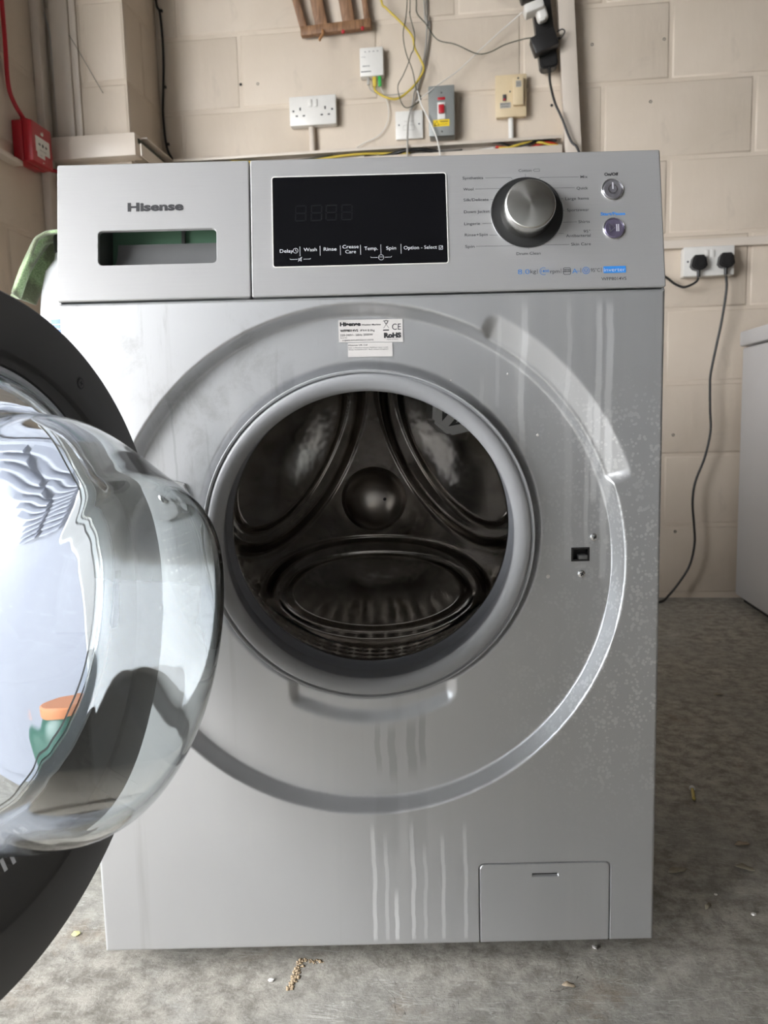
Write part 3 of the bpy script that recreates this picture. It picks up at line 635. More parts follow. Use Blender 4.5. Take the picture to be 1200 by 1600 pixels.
for (x, y, s) in stem:
    r = bmesh.ops.create_icosphere(bm, subdivisions=1, radius=s)
    for v in r['verts']: v.co = Vector((x+v.co.x*rs.uniform(.8, 1.5), y+v.co.y*rs.uniform(.8, 1.5), max(.0001, v.co.z*.35+.0004)))
tag(frombm('plaster_smear', bm, M_sand, None, True), 'sandy T-shaped plaster smear on the concrete before the machine', 'smear')
e = empty('loose_screw', (.445, .41, .0)); tag(e, 'brass-coloured screw lying on the floor right of the machine', 'screw')
M_brass = plain('dull_brass', (.45, .36, .10), .4, .6)
part(tube('shank', [(.4475, .424, .0035), (.4445, .408, .0033), (.441, .392, .003)], .0026, M_brass, sub=3), e)
part(tube('head', [(.4478, .4262, .0046), (.4472, .4235, .0044)], .0044, M_chip, seg=12, sub=1), e)

# ------------------------------------------------------------------ bottle, cloth and the low cupboard behind the door
e = empty('white_cabinet', (-.66, .5, 0)); tag(e, 'low white cabinet with a louvred grille, seen through the door glass', 'cabinet')
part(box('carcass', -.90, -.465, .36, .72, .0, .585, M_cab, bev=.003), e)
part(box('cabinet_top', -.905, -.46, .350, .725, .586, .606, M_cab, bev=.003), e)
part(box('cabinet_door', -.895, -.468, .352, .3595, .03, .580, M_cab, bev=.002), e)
for c in range(2):
    for k in range(11):
        z = .435+.0135*k; x0 = -.606+.058*c
        bm = bmesh.new(); bbox(bm, x0, x0+.047, .3350, .3515, z, z+.0032); 
        for v in bm.verts:
            if v.co.y < .345: v.co.z -= .010
        part(frombm('louvre', bm, M_cab), e)
for k, (x, y) in enumerate(((-.378, .24), (-.458, .22))):
    e = empty('green_bottle', (x, y, 0)); tag(e, ('dark green bottle with an orange cap, nearer the machine, seen through the door glass', 'dark green bottle with an orange cap, farther left, seen through the door glass')[k], 'bottle', 'green bottles on the floor')
    o = part(lathe('bottle_body', [(0, 0), (.030, 0), (.032, -.004), (.032, -.17), (.026, -.19), (.022, -.195), (0, -.195)], M_dkgreen, None, 0, 0, 32), e)
    o.data.transform(Matrix.Translation((x, y, 0)) @ Matrix.Rotation(-PI/2, 4, 'X'))
    o = part(lathe('bottle_cap', [(0, -.1955), (.026, -.1955), (.027, -.197), (.027, -.209), (.025, -.211), (0, -.211)], M_terra, None, 0, 0, 32), e)
    o.data.transform(Matrix.Translation((x, y, 0)) @ Matrix.Rotation(-PI/2, 4, 'X'))
bx, by = -.516, .42
e = empty('detergent_bottle', (bx, by, .607)); tag(e, 'white plastic bottle with a blue label behind the machine, left side', 'bottle')
bm = bmesh.new(); prof = [(0, .607), (.043, .607), (.047, .612), (.046, .70), (.044, .76), (.040, .80), (.032, .835), (.019, .852), (.017, .862), (0, .862)]
rings = []
for r, z in prof:
    rings.append([bm.verts.new((bx+r*1.15*math.cos(a*PI/16), by+r*.8*math.sin(a*PI/16), z)) for a in range(32)] if r else [bm.verts.new((bx, by, z))])
for a, b in zip(rings, rings[1:]):
    for i in range(32):
        j = (i+1) % 32
        if len(a) == 1: bm.faces.new((a[0], b[i], b[j]))
        elif len(b) == 1: bm.faces.new((a[i], b[0], a[j]))
        else: bm.faces.new((a[i], a[j], b[j], b[i]))
part(frombm('bottle_body', bm, plain('white_bottle_plastic', (.52, .53, .55), .3), None, True, 50), e)
bm = bmesh.new(); R2 = []
for z in (.64, .757): R2.append([bm.verts.new((bx+.0468*1.15*math.cos(math.radians(t)), by+.0468*.8*math.sin(math.radians(t)), z)) for t in range(252, 346, 6)])
for i in range(len(R2[0])-1): bm.faces.new((R2[0][i], R2[0][i+1], R2[1][i+1], R2[1][i]))
part(frombm('blue_label', bm, plain('blue_label', (.03, .12, .42), .35), None, True), e)
for z in (.742, .749): part(tube('label_stripe', [(bx+.0472*1.15*math.cos(math.radians(t)), by+.0472*.8*math.sin(math.radians(t)), z) for t in range(254, 345, 15)], .0008, M_white, sub=2), e)
part(lathe('bottle_cap', [(0, -.03), (.02, -.03), (.02, 0), (0, 0)], M_black, None, 0, 0, 24), e)
cap = [c for c in e.children if c.name.startswith('bottle_cap')][0]
cap.data.transform(Matrix.Translation((bx, by, .8625)) @ Matrix.Rotation(-PI/2, 4, 'X'))
# cloth draped over the cap, falling to the left
bm = bmesh.new(); NU, NV = 46, 18; grid = []
path = [(-.475, .830), (-.492, .872), (-.515, .893), (-.540, .893), (-.560, .886), (-.578, .862), (-.592, .838), (-.603, .815), (-.611, .797)]
def pth(t):
    k = t*(len(path)-1); i = min(int(k), len(path)-2); f = k-i; a, b = path[i], path[i+1]; return Vector((a[0]+(b[0]-a[0])*f, 0, a[1]+(b[1]-a[1])*f))
for i in range(NU):
    t = i/(NU-1); p = pth(t); q = pth(min(1, t+.03)); d = (q-p) if t < .97 else (p-pth(t-.03)); d.normalize(); row = []
    for j in range(NV):
        s = j/(NV-1)-.5
        wv = .006*math.sin(s*9+t*4)+.004*math.sin(s*21+t*7)
        sag = -.045*max(0, s)**1.0*2*math.sin(min(1, t*1.15)*PI)**.6 if t > .0 else 0
        nrm = Vector((-d.z, 0, d.x)); 
        v = p+Vector((0, by+s*.10, 0))+nrm*wv*(.4+t)
        if s < 0: v += Vector((.030*(-s*2)**1.6*min(1, t*1.6), 0, -.012*(-s*2)*math.sin(PI*t)))
        row.append(bm.verts.new(v))
    grid.append(row)
for i in range(NU-1):
    for j in range(NV-1): bm.faces.new((grid[i][j], grid[i+1][j], grid[i+1][j+1], grid[i][j+1]))
clo = frombm('cleaning_cloth', bm, M_cloth, None, True); md = clo.modifiers.new('t', 'SOLIDIFY'); md.thickness = .005; md = clo.modifiers.new('s', 'SUBSURF'); md.levels = md.render_levels = 1
tag(clo, 'dirty pale green microfibre cloth draped over the white bottle', 'cloth')

# ------------------------------------------------------------------ outdoors, seen only as reflections
M_drive = plain('driveway_concrete', (.38, .38, .37), .8, sc=3, nz=.15)
struct(box('outside_ground', -20, 12, -14, FY-.1, -.12, -.01, M_drive)); struct(box('outside_path', -20, LX-.1, FY-.1, 12, -.12, -.01, M_drive))
e = empty('opposite_garage', (-9.2, 1, 0)); tag(e, 'white garage building across the yard, seen only through and in the door glass', 'building')
M_fac = plain('white_render', (.80, .81, .84), .7)
part(box('facade', -9.4, -9, -6, 9, -.01, 3.4, M_fac), e)
for y0 in (-4.2, -.6, 3.0, 5.6):
    for k in range(9): part(box('louvre', -9.0, -8.94, y0, y0+2.2, .3+k*.24, .46+k*.24, M_fac), e)

# ================================================================== the washing machine
W = empty('washing_machine', (0, 0, 0), YAW)
tag(W, 'silver front-loading washing machine with its glass door wide open', 'washing machine')
HW, Z0, ZP, DEP = .2975, .0251, .7137, .57
def opening_fields(X, Z):
    y = np.zeros_like(X)
    d = np.hypot(X+.0025, Z-.4415); ang = np.degrees(np.arctan2(Z-.4415, X+.0025))
    tw = np.clip((.2654-d)/.0110, 0, 1); wall = .019*(.30*sm(tw)+.70*np.clip((tw-.10)/.80, 0, 1))
    am = sm((ang-17.5)/2.5)*sm((63.5-ang)/3.0)
    flare = am*(.0085*np.clip((.2845-d)/.021, 0, 1)*sm((.2855-d)/.004))
    y = np.maximum(wall, flare)
    do = np.hypot(X-.001, Z-.473)
    y += .007*sm((.1795-do)/.0095)
    zb = .2700+.020*(np.abs(X)/.08)**2
    y += .0062*sm((.0905-np.abs(X))/.012)*sm((Z-zb+.003)/.017)*sm((.36-Z)/.02)*sm((do-.165)/.005)
    # rolled outer edges
    e = np.minimum(HW-np.abs(X), np.minimum(Z-Z0, ZP-.0012-Z)); r = .0035
    t = np.clip(r-e, 0, r); y += r-np.sqrt(np.maximum(r*r-t*t, 0))
    return y
def lines(a, b, step, fines):
    L = list(np.linspace(a, b, int((b-a)/step)+1))
    for f, wdt, st in fines: L += list(np.arange(f-wdt, f+wdt+1e-9, st))
    L = np.array(sorted(set(np.round([v for v in L if a-1e-9 <= v <= b+1e-9], 5)))); keep = [L[0]]
    for v in L[1:]:
        if v-keep[-1] > .00018: keep.append(v)
    return np.array(keep)
FX0, FX1, FZ1 = .1095, .2495, .1168
gx = lines(-HW, HW, .0016, [(-HW+.002, .002, .0006), (HW-.002, .002, .0006), (FX0, .0024, .0003), (FX1, .0024, .0003), (.2115, .0006, .0006), (.2295, .0006, .0006), (.1665, .001, .0005), (.194, .001, .0005)])
gz = lines(Z0, ZP-.0012, .0016, [(Z0+.002, .002, .0006), (ZP-.003, .002, .0006), (FZ1, .0024, .0003), (.441, .0006, .0006), (.4545, .0006, .0006), (.1015, .001, .0005), (.105, .001, .0005)])
X, Z = np.meshgrid(gx, gz, indexing='ij')
Y = opening_fields(X, Z)
# service flap joint: signed distance to a rounded rectangle open at the bottom
qx = np.abs(X-(FX0+FX1)/2)-((FX1-FX0)/2-.006); qz = (Z-FZ1)+.006
sd = np.hypot(np.maximum(qx, 0), np.maximum(qz, 0))+np.minimum(np.maximum(qx, qz), 0)-.006
Y += .0030*sm(1-np.abs(sd)/.0011)
inflap = sd < 0
slot = sm((.0142-np.abs(X-.18025))/.0006)*sm((.0020-np.abs(Z-.10325))/.0006); Y += .004*slot
nx, nz = len(gx), len(gz)
idx = np.arange(nx*nz).reshape(nx, nz)
a, b, c_, d_ = idx[:-1, :-1], idx[1:, :-1], idx[1:, 1:], idx[:-1, 1:]
xc = (X[:-1, :-1]+X[1:, 1:])/2; zc = (Z[:-1, :-1]+Z[1:, 1:])/2
hole = np.hypot(xc-.001, zc-.473) < .1665
hole |= (np.abs(xc-.2205) < .0090) & (np.abs(zc-.44775) < .0067)
fl = inflap[:-1, :-1] & inflap[1:, 1:] & inflap[1:, :-1] & inflap[:-1, 1:]
def grid_obj(name, mask, mat, parent):
    F = np.stack([a[mask], b[mask], c_[mask], d_[mask]], 1)
    used, inv = np.unique(F, return_inverse=True); F = inv.reshape(F.shape)
    V = np.stack([X.ravel()[used], Y.ravel()[used], Z.ravel()[used]], 1)
    me = bpy.data.meshes.new(name); me.from_pydata(V.tolist(), [], F.tolist()); me.update()
    return link(name, me, mat, parent, True)
fp = grid_obj('front_panel', ~hole & ~fl, M_silver, W)
flp = grid_obj('service_flap', ~hole & fl, M_silver, W)
box('flap_slot_shadow', .1668, .1937, .0034, .006, .1018, .1047, M_dark, flp)
cab = box('cabinet', -HW, HW, .0035, DEP, Z0+.001, .845, M_silver, W)
# open the cabinet front so that drum and recess show: rebuild as five walls
me = cab.data; bm = bmesh.new()
t = .002
for q in ((-HW, -HW+t, .0036, DEP, Z0+.002, ZP), (HW-t, HW, .0036, DEP, Z0+.002, ZP), (-HW+.0005, -HW+.0005+t, .040, DEP, ZP, .826), (HW-t-.0005, HW-.0005, .040, DEP, ZP, .826), (-HW+t, HW-t, DEP-t, DEP, Z0+.002, .826), (-HW+t, HW-t, .006, DEP-t, Z0+.002, Z0+.004)): bbox(bm, *q)
bm.to_mesh(me); bm.free()
box('worktop', -HW+.001, HW-.001, .028, DEP+.005, .8255, .846, M_white, W, bev=.003)
box('panel_backing', -HW+.003, HW-.003, .070, .072, .715, .8255, M_dark, W)
for x in (-.25, .25):
    for y in (.11, .50):
        ft = lathe('foot', [(0, 0), (.016, 0), (.016, .010), (.010, .012), (.010, .032), (0, .032)], M_black, W, 0, 0, 24)
        ft.data.transform(Matrix.Translation((x, y, 0)) @ Matrix.Rotation(PI/2, 4, 'X'))
# door catch and its screws
ct = box('door_catch', .2116, .2294, .028, .030, .4411, .4544, M_dark, W)
frame_plate('catch_rim', [(.2110, .4405), (.2300, .4405), (.2300, .4550), (.2110, .4550)], [(.2128, .4423), (.2282, .4423), (.2282, .4532), (.2128, .4532)], .0182, .029, M_black, ct)
box('catch_lever', .2185, .2280, .018, .027, .4425, .4470, plain('grey_latch', (.2, .2, .2), .3, .5), ct, bev=.0008)
def screw(x, z, y, parent, r=.0042, name='screw', mat=None):
    s = lathe(name, [(0, -.0026), (r*.55, -.0024), (r*.9, -.0016), (r, -.0004), (r, .001)], mat or M_chrome, parent, x, z, 24, cy=y)
    for q in (0, PI/2):
        bm = bmesh.new(); bbox(bm, -r*.5, r*.5, -.0003, .0002, -r*.13, r*.13); bmesh.ops.transform(bm, matrix=Matrix.Translation((x, y-.0026, z)) @ Matrix.Rotation(q+.4, 4, 'Y'), verts=bm.verts)
        bmm = bpy.data.meshes.new('s'); frombm('screw_slot', bm, M_dark, s)
    return s
screw(.2344, .4655, .019, W); screw(.2217, .4270, .019, W)
# hinge tab
hp = [(-.209+.011*math.cos(t), .5245+.013*math.sin(t)) for t in np.linspace(PI*.95, PI*.35, 8)]+[(-.1875, .532), (-.1835, .522), (-.1835, .512), (-.188, .505), (-.2, .498), (-.222, .498)]
ht = plate('hinge_plate', hp, .0148, .0188, M_brushed, W, bev=.0012)
screw(-.198, .5265, .0145, ht, .0050)
# inner recess lip pips, small white paint flecks
for x, z, r in ((.176, .5725, .0016), (.0857+.06, .635, .001), (.088, .630, .0009), (.187, .425, .0022)):
    lathe('paint_fleck', [(0, -.0006), (r*.8, -.0004), (r, .0001)], M_sticker, fp, x, z, 12, cy=.0189)

# sticker
st = plate('rating_sticker', [(-.0243, .6706), (.0403, .6696), (.0402, .6921), (-.0243, .6925)], .0183, .0187, M_sticker, W)
st2 = plate('address_sticker', [(-.0155, .6558), (.0296, .6554), (.0294, .6693), (-.0154, .6697)], .0183, .0187, M_sticker, W)
def stt(s, x, z, cap, wd, bold=0., p=st, m=M_inkblack): return text(s, x, z, cap, wd, m, p, y=.0181, bold=bold)
stt('Hisense', -.0228, .6866, .0036, .0210, .06); stt('Washing Machine', -.0010, .6866, .0015, .0192, .02)
stt('WFP8014VS', -.0228, .6808, .0023, .0182, .03); stt('IPX4 8.0kg', -.0025, .6808, .0020, .0145); stt('220-240V~ 50Hz 2000W', -.0228, .6765, .0021, .0330)
stt('Serial No', -.0228, .6744, .0011, .0070); stt('1HJ0B004HN0WG02W120255', -.0205, .6717, .0013, .0310)
stt('CE', .0295, .6816, .0064, .0090, 0.); stt('RoHS', .0212, .6742, .0046, .0174, .07); stt('Made in P.R.C', .0240, .6717, .0011, .0115)
polyline('bin_symbol', [(.0212, .6835), (.0256, .6908), (.0205, .6904)], .0003, .0181, M_inkblack, st); polyline('bin_symbol', [(.0262, .6835), (.0215, .6908), (.0268, .6906)], .0003, .0181, M_inkblack, st)
polyline('bin_symbol', [(.0210, .6815), (.0260, .6815)], .0011, .0181, M_inkblack, st)
polyline('bin_symbol', circ(.0238, .6895, .0017, 0, 360, 12), .0003, .0181, M_inkblack, st)
stt('Hisense UK Ltd', -.0148, .6667, .0016, .0190, p=st2); stt('Unit 2 Meadow Court Millshaw Lane Leeds', -.0148, .6643, .0011, .0400, p=st2); stt('West Yorkshire LS11 8LZ, United Kingdom', -.0148, .6624, .0011, .0400, p=st2)

# gasket, drum
gcx, gcz = .001, .473
gk = lathe('door_gasket', [(.1640, .040), (.1660, .012), (.1687, .004), (.1690, -.0005), (.1680, -.0022), (.1664, -.0020), (.1656, .0004), (.1648, .0006), (.1638, -.0024), (.1615, -.0040), (.1560, -.0038), (.1508, -.0016), (.1484, .0012), (.1478, .0040), (.1490, .0070)], M_rubber, W, gcx, gcz, 192, ang=60)
lathe('inner_sleeve', [(.1488, .0068), (.1535, .0095), (.1558, .018), (.1562, .034), (.1550, .050), (.1575, .053), (.1582, .062), (.1560, .070), (.1558, .085)], M_rubber2, gk, gcx, gcz, 160, ang=60)
dm = lathe('drum', [(.1575, .084), (.1550, .0835), (.1538, .0855), (.1548, .088), (.165, .093), (.200, .104), (.225, .116), (.236, .130)], M_chrome, W, gcx, gcz, 160, ang=60)
lathe('drum_wall', [(.236, .130+.27*i/16) for i in range(17)], M_drum, dm, gcx, gcz, 128, uv=True)
# pressed rear plate
nr, na = 190, 360
V = []; F = []
for i in range(nr+1):
    r = .237*i/nr
    for k in range(na):
        ph = 2*PI*k/na; e1 = 9
        hgt = 0
        for a3 in (270, 30, 150):
            dx = math.radians(a3); q = r*math.cos(ph-dx); tt = r*math.sin(ph-dx)
            eo = math.hypot(tt/.172, (q-.149)/.086); ei = math.hypot(tt/.143, (q-.152)/.061)
            hgt -= .020*float(sm((1.04-eo)/.13)); hgt -= .011*float(sm((1.03-ei)/.10)); hgt += .004*float(sm(1-ei)); hgt += .0028*math.exp(-((eo-1.05)/.022)**2)+.0018*math.exp(-((ei-1.06)/.025)**2)
        arm = .010*math.exp(-(r/.10)**2)
        hub = .040*math.sqrt(max(0, 1-(r/.043)**2)) if r < .043 else 0
        hub = hub*.9+.006*math.exp(-(r/.055)**4)
        V.append((gcx+r*math.cos(ph), .400-hgt-arm-.012*math.exp(-(r/.07)**2), gcz+r*math.sin(ph)))
for i in range(nr):
    for k in range(na):
        j = (k+1) % na; F.append((i*na+k, (i+1)*na+k, (i+1)*na+j, i*na+j))
me = bpy.data.meshes.new('drum_back'); me.from_pydata(V, [], F); me.update(); link('drum_back', me, M_steel, dm, True)
lathe('drum_hub', [(0, -.034)]+[(.043*math.sin(a*PI/24), -.034+.030*(1-math.cos(a*PI/24))) for a in range(1, 12)]+[(.044, .0), (.050, .006), (.058, .012)], M_hub, dm, gcx, gcz, 96, cy=.380, ang=80)
lathe('hub_screw', [(0, -.001), (.002, -.0006), (.0028, .001)], M_inkgrey, dm, .017, .476, 12, cy=.348)
# lifter: triangular plastic paddle with recessed faces
def lifter(a_deg):
    e = empty('drum_lifter'); bpy.data.objects.remove(e)
    bm = bmesh.new()
    def pt(rad, tang, y):
        a = math.radians(a_deg); return Vector((gcx+rad*math.cos(a)-tang*math.sin(a), y, gcz+rad*math.sin(a)+tang*math.cos(a)))
    front = [pt(.222, -.078, .15), pt(.222, .078, .15), pt(.138, .014, .19), pt(.138, -.014, .19)]
    back = [pt(.222, -.078, .345), pt(.222, .078, .345), pt(.138, .014, .335), pt(.138, -.014, .335)]
    vf = [bm.verts.new(p) for p in front]; vb = [bm.verts.new(p) for p in back]
    bm.faces.new(vf); bm.faces.new(vb[::-1])
    for i in range(4): bm.faces.new((vf[i], vf[(i+1) % 4], vb[(i+1) % 4], vb[i]))
    bmesh.ops.bevel(bm, geom=list(bm.edges), offset=.004, segments=2, affect='EDGES')
    bmesh.ops.recalc_face_normals(bm, faces=bm.faces)
    o = frombm('lifter', bm, M_lifter, dm, True, 40)
    def tri(ps):
        c0 = sum((Vector(p) for p in ps), Vector())/len(ps)
        bm = bmesh.new(); fr = []; 
        for p in ps: fr.append(bm.verts.new(p))
        bm.faces.new(fr); frombm('lifter_recess', bm, M_dark, o)
    def on_front(rad, tang): return pt(rad, tang, .15+(.222-rad)/.084*.04-.0006)
    for ps in ([(.214, -.062), (.214, -.005), (.146, -.005)], [(.214, .062), (.214, .005), (.146, .005)]):
        outline = [on_front(*p) for p in ps]
        bm = bmesh.new()
        n = len(outline); cen = sum(outline, Vector())/n
        A = [bm.verts.new(p) for p in outline]; B = [bm.verts.new(cen+(p-cen)*.80) for p in outline]
        for i in range(n): bm.faces.new((A[i], A[(i+1) % n], B[(i+1) % n], B[i]))
        frombm('recess_edge', bm, M_inkblack, o)
lifter(50)

# ------------------------------------------------------------------ control panel (tilted plane, local x / z on the face, -y outward)
TL = math.atan2(.0244, .85-.7137); PL = .1385
YP = .012
def slab(name, x0, x1, z0, z1, parent, hole_r=None):
    outer = rrect(x0, x1, z0, z1, .0016, 3)
    bm = bmesh.new()
    ins = .0010
    inn = rrect(x0+ins, x1-ins, z0+ins, z1-ins, .0008, 3)
    rings = [[bm.verts.new((x, y, z)) for x, z in o] for o, y in ((outer, .018), (outer, ins), (inn, 0))]
    if hole_r:
        hx0, hx1, hz0, hz1 = hole_r
        h1 = rrect(hx0-.0006, hx1+.0006, hz0-.0006, hz1+.0006, .0046, 3); h2 = rrect(hx0, hx1, hz0, hz1, .004, 3)
        rings += [[bm.verts.new((x, y, z)) for x, z in o] for o, y in ((h1, 0), (h2, .0008), (h2, .004))]
    n = len(outer)
    for a_, b_ in zip(rings, rings[1:]):
        for i in range(n): j = (i+1) % n; bm.faces.new((a_[i], a_[j], b_[j], b_[i]))
    if not hole_r: bm.faces.new(rings[-1])
    o = frombm(name, bm, M_brushed, parent); return o
cp = slab('control_panel', -.1070, HW+.0003, .0008, PL, W)
df = slab('detergent_drawer', -HW-.0005, -.1082, .0008, PL, W, (-.2573, -.1412, .0362, .0704))
for o in (cp, df): o.location = (0, 0, ZP); o.rotation_euler = (-TL, 0, 0)
# drawer handle cavity
box('handle_cavity_back', -.262, -.137, .040, .042, .030, .096, M_greenrefl, df)
M_cav = plain('grey_handle_plastic', (.12, .125, .12), .3, .3); M_lip = plain('satin_handle_lip', (.30, .30, .30), .3, .5)
bm = bmesh.new()
for q in ((-.2600, -.2572, .004, .041, .030, .094), (-.1413, -.1385, .004, .041, .030, .094), (-.2575, -.141, .004, .041, .094, .096), (-.2575, -.141, .004, .041, .0325, .0360)): bbox(bm, *q)
frombm('handle_cavity', bm, M_cav, df)
box('green_divider', -.1850, -.1815, .036, .0405, .036, .094, M_cav, df)
bm = bmesh.new(); pr = []
for i in range(15):
    t = i/14; a = t*PI*.5; pr.append((.005+.024*math.sin(a), .036+.031*(1-math.cos(a))+.001*t))
pr += [(.034, .0680), (.041, .0680)]
R3 = [[bm.verts.new((x, y, z)) for (y, z) in pr] for x in (-.2480, -.1413)]
for i in range(len(pr)-1): bm.faces.new((R3[0][i], R3[1][i], R3[1][i+1], R3[0][i+1]))
bm.faces.new(R3[0]+[bm.verts.new((-.2480, .041, .036))])
frombm('handle_lip', bm, M_lip, df, True, 50)
text('Hisense', -.2282, .0898, .0084, .0552, M_inkblack, df, bold=.045)
# display
ds = plate('display_window', rrect(-.0852, .0856, .0300, .1198, .0022), -.0004, .0008, M_display, cp)
frame_plate('display_rim', rrect(-.0861, .0865, .0291, .1207, .0030), rrect(-.0852, .0856, .0300, .1198, .0022), -.0006, .0004, M_white, cp)
def dt(s, x, z, wd, cap=.0036): return text(s, x, z, cap, wd, M_inkwhite, ds, y=-.0006)
dt('Delay', -.0789, .0439, .0132); dt('Wash', -.0554, .0447, .0128); dt('Rinse', -.0358, .0447, .0126); dt('Crease', -.0173, .0466, .0158); dt('Care', -.0146, .0416, .0104)
dt('Temp.', .0040, .0444, .0132); dt('Spin', .0255, .0442, .0096); dt('Option - Select', .0427, .0441, .0325)
for x in (-.0591, -.0394, -.0195, .0003, .0202, .0400): polyline('divider', [(x, .0402), (x, .0495)], .0004, -.0006, M_inkwhite, ds)
def pl_(pts, m=M_inkwhite, wd=.0004, y=-.0006, p=ds, nm='symbol', closed=False): return polyline(nm, pts, wd, y, m, p, closed)
pl_(circ(-.0634, .0456, .0024)); pl_([(-.0634, .0472), (-.0634, .0456), (-.0622, .0449)])
pl_([(.0773, .0432), (.0808, .0432), (.0808, .0468), (.0773, .0468)], closed=True); pl_([(.0780, .0450), (.0789, .0440), (.0806, .0466)])
pl_([(-.0690, .0376), (-.0684, .0369), (-.0618, .0369)]); pl_([(-.0556, .0369), (-.0494, .0369), (-.0488, .0376)])
pl_([(-.0606, .0362), (-.0606, .0376), (-.0594, .0376), (-.0580, .0388), (-.0580, .0350), (-.0594, .0362)], closed=True); pl_([(-.0610, .0348), (-.0572, .0390)])
pl_([(.0100, .0376), (.0106, .0368), (.0166, .0368)]); pl_([(.0240, .0368), (.0300, .0368), (.0306, .0376)]); pl_(circ(.0203, .0368, .0026)); pl_([(.0177, .0372), (.0229, .0372)])
for k, x in enumerate((-.0630, -.0475, -.0330, -.0175)):
    for seg in (((0, 0), (.010, 0)), ((0, .0075), (.010, .0075)), ((0, .015), (.010, .015)), ((0, 0), (0, .015)), ((.010, 0), (.010, .015))):
        pl_([(x+p[0]+.0006*p[1]/.015, .0755+p[1]) for p in seg], M_lcd, .0014, -.00052, ds, 'digit_segment')
# dial
kx, kz = .1646, .0780
lathe('dial_well', [(.0354, .0002), (.0352, -.0009), (.0345, -.0010), (.0338, -.0004), (0, -.0004)], M_dark, cp, kx, kz, 96)
frm = lathe('dial_rim', [(.0358, .0002), (.0356, -.0009), (.0350, -.0009), (.0349, .0002)], M_chrome, cp, kx, kz, 96)
kb = lathe('program_dial', [(0, 0), (.0224, 0), (.0236, .0005), (.0243, .0014), (.0247, .0035), (.0257, .0200), (.0262, .0212)], M_knob, None, 0, 0, 128, ang=30)
kb.parent = cp; kb.location = (kx, -.0205, kz)
def pt_(s, x, z, wd, cap=.0029, al='L', m=M_inkgrey, bold=0.006): return text(s, x, z, cap, wd, m, cp, align=al, bold=bold)
pt_('Cotton', .1578, .1193, .0128); pt_('Synthetics', .1024, .1131, .0203); pt_('Wool', .1027, .1018, .0100); pt_('Silk/Delicate', .1027, .0910, .0247); pt_('Down Jacket', .1027, .0790, .0255)
pt_('Lingerie', .1027, .0670, .0155); pt_('Rinse+Spin', .1029, .0558, .0225); pt_('Spin', .1029, .0442, .0092); pt_('Drum Clean', .1529, .0358, .0236)
pt_('Mix', .2255, .1114, .0071, al='R'); pt_('Quick', .2254, .1000, .0113, al='R'); pt_('Large Items', .2258, .0897, .0231, al='R'); pt_('Sportswear', .2257, .0782, .0218, al='R'); pt_('Shirts', .2259, .0662, .0112, al='R')
pt_('95°', .2261, .0564, .0068, al='R'); pt_('Antibacterial', .2261, .0524, .0240, al='R'); pt_('Skin Care', .2260, .0438, .0192, al='R')
pt_('On/Off', .2420, .1132, .0138, .0031, bold=.035, m=M_inkblack); pt_('Start/Pause', .2367, .0733, .0243, .0031, m=M_inkblue, bold=.035); pt_('WFP8014VS', .2350, .0084, .0244, .0031)
for ln in ([(.1643, .117), (.1644, .1136)], [(.1249, .1141), (.1502, .1138), (.1514, .1116)], [(.1146, .1032), (.1392, .1030)], [(.1291, .0921), (.1320, .0921)], [(.1207, .0682), (.1298, .0682)], [(.1271, .0565), (.1352, .0563)], [(.1136, .0455), (.1500, .0452), (.1506, .0462)], [(.1650, .0414), (.1650, .0424)], [(.2167, .1127), (.1789, .1131), (.1777, .1118)], [(.2123, .1019), (.1920, .1020)], [(.2009, .0912), (.1990, .0912)], [(.2017, .0793), (.2004, .0793)], [(.2132, .0674), (.2000, .0674)], [(.1999, .0562), (.1950, .0562)], [(.2050, .0450), (.1794, .0452), (.1788, .0462)]):
    polyline('pointer_line', ln, .0003, -.0002, M_inkgrey, cp)
polyline('tag_symbol', [(.1722, .1206), (.1735, .1218), (.1784, .1218), (.1784, .1194), (.1735, .1194)], .0003, -.0002, M_inkgrey, cp, True)
# feature strip
B = M_inkblue; K_ = M_inkgrey
pt_('8.0', .1537, .0165, .0113, .0052, m=B, bold=-.012); pt_('kg', .1658, .0172, .0056, .0040, bold=0); pt_('rpm', .1853, .0168, .0092, .0040, bold=0); pt_('1400', .1762, .0178, .0080, .0026, m=B); pt_('A', .2067, .0160, .0052, .0050, m=B, bold=-.005); pt_('++', .2115, .0170, .0026, .0022, m=B); pt_('95°C', .2249, .0170, .0090, .0038, bold=0)
polyline('ring_symbol', circ(.1788, .0190, .0036, 60, 300, 18), .0004, -.0002, B, cp); polyline('ring_symbol', circ(.2203, .0186, .0033), .0005, -.0002, B, cp); polyline('ring_symbol', circ(.2203, .0186, .0018), .0004, -.0002, B, cp); polyline('ring_symbol', [(.2185, .0195), (.2203, .0176), (.2222, .0195)], .0004, -.0002, B, cp)
for x in (.1727, .1959, .2152, .2352): polyline('divider', [(x, .0168), (x, .0210)], .0004, -.0002, K_, cp)
polyline('badge_symbol', rrect(.1982, .2052, .0152, .0218, .0012, 2), .0005, -.0002, K_, cp, True); polyline('badge_symbol', [(.1978, .0180), (.2052, .0180)], .0006, -.0002, K_, cp); polyline('badge_symbol', [(.1990, .0200), (.2045, .0200)], .0006, -.0002, K_, cp)
for dx in (0, .0035): polyline('badge_symbol', circ(.2001+dx, .0190, .0009, n=8), .0004, -.0002, K_, cp)
iv = plate('blue_badge', [(.2374, .0156), (.2592, .0156), (.2592, .0222), (.2374, .0222)], -.0003, .0002, M_inkblue, cp)
text('inverter', .2379, .0170, .0038, .0206, M_sticker, iv, y=-.0005, bold=-.01)
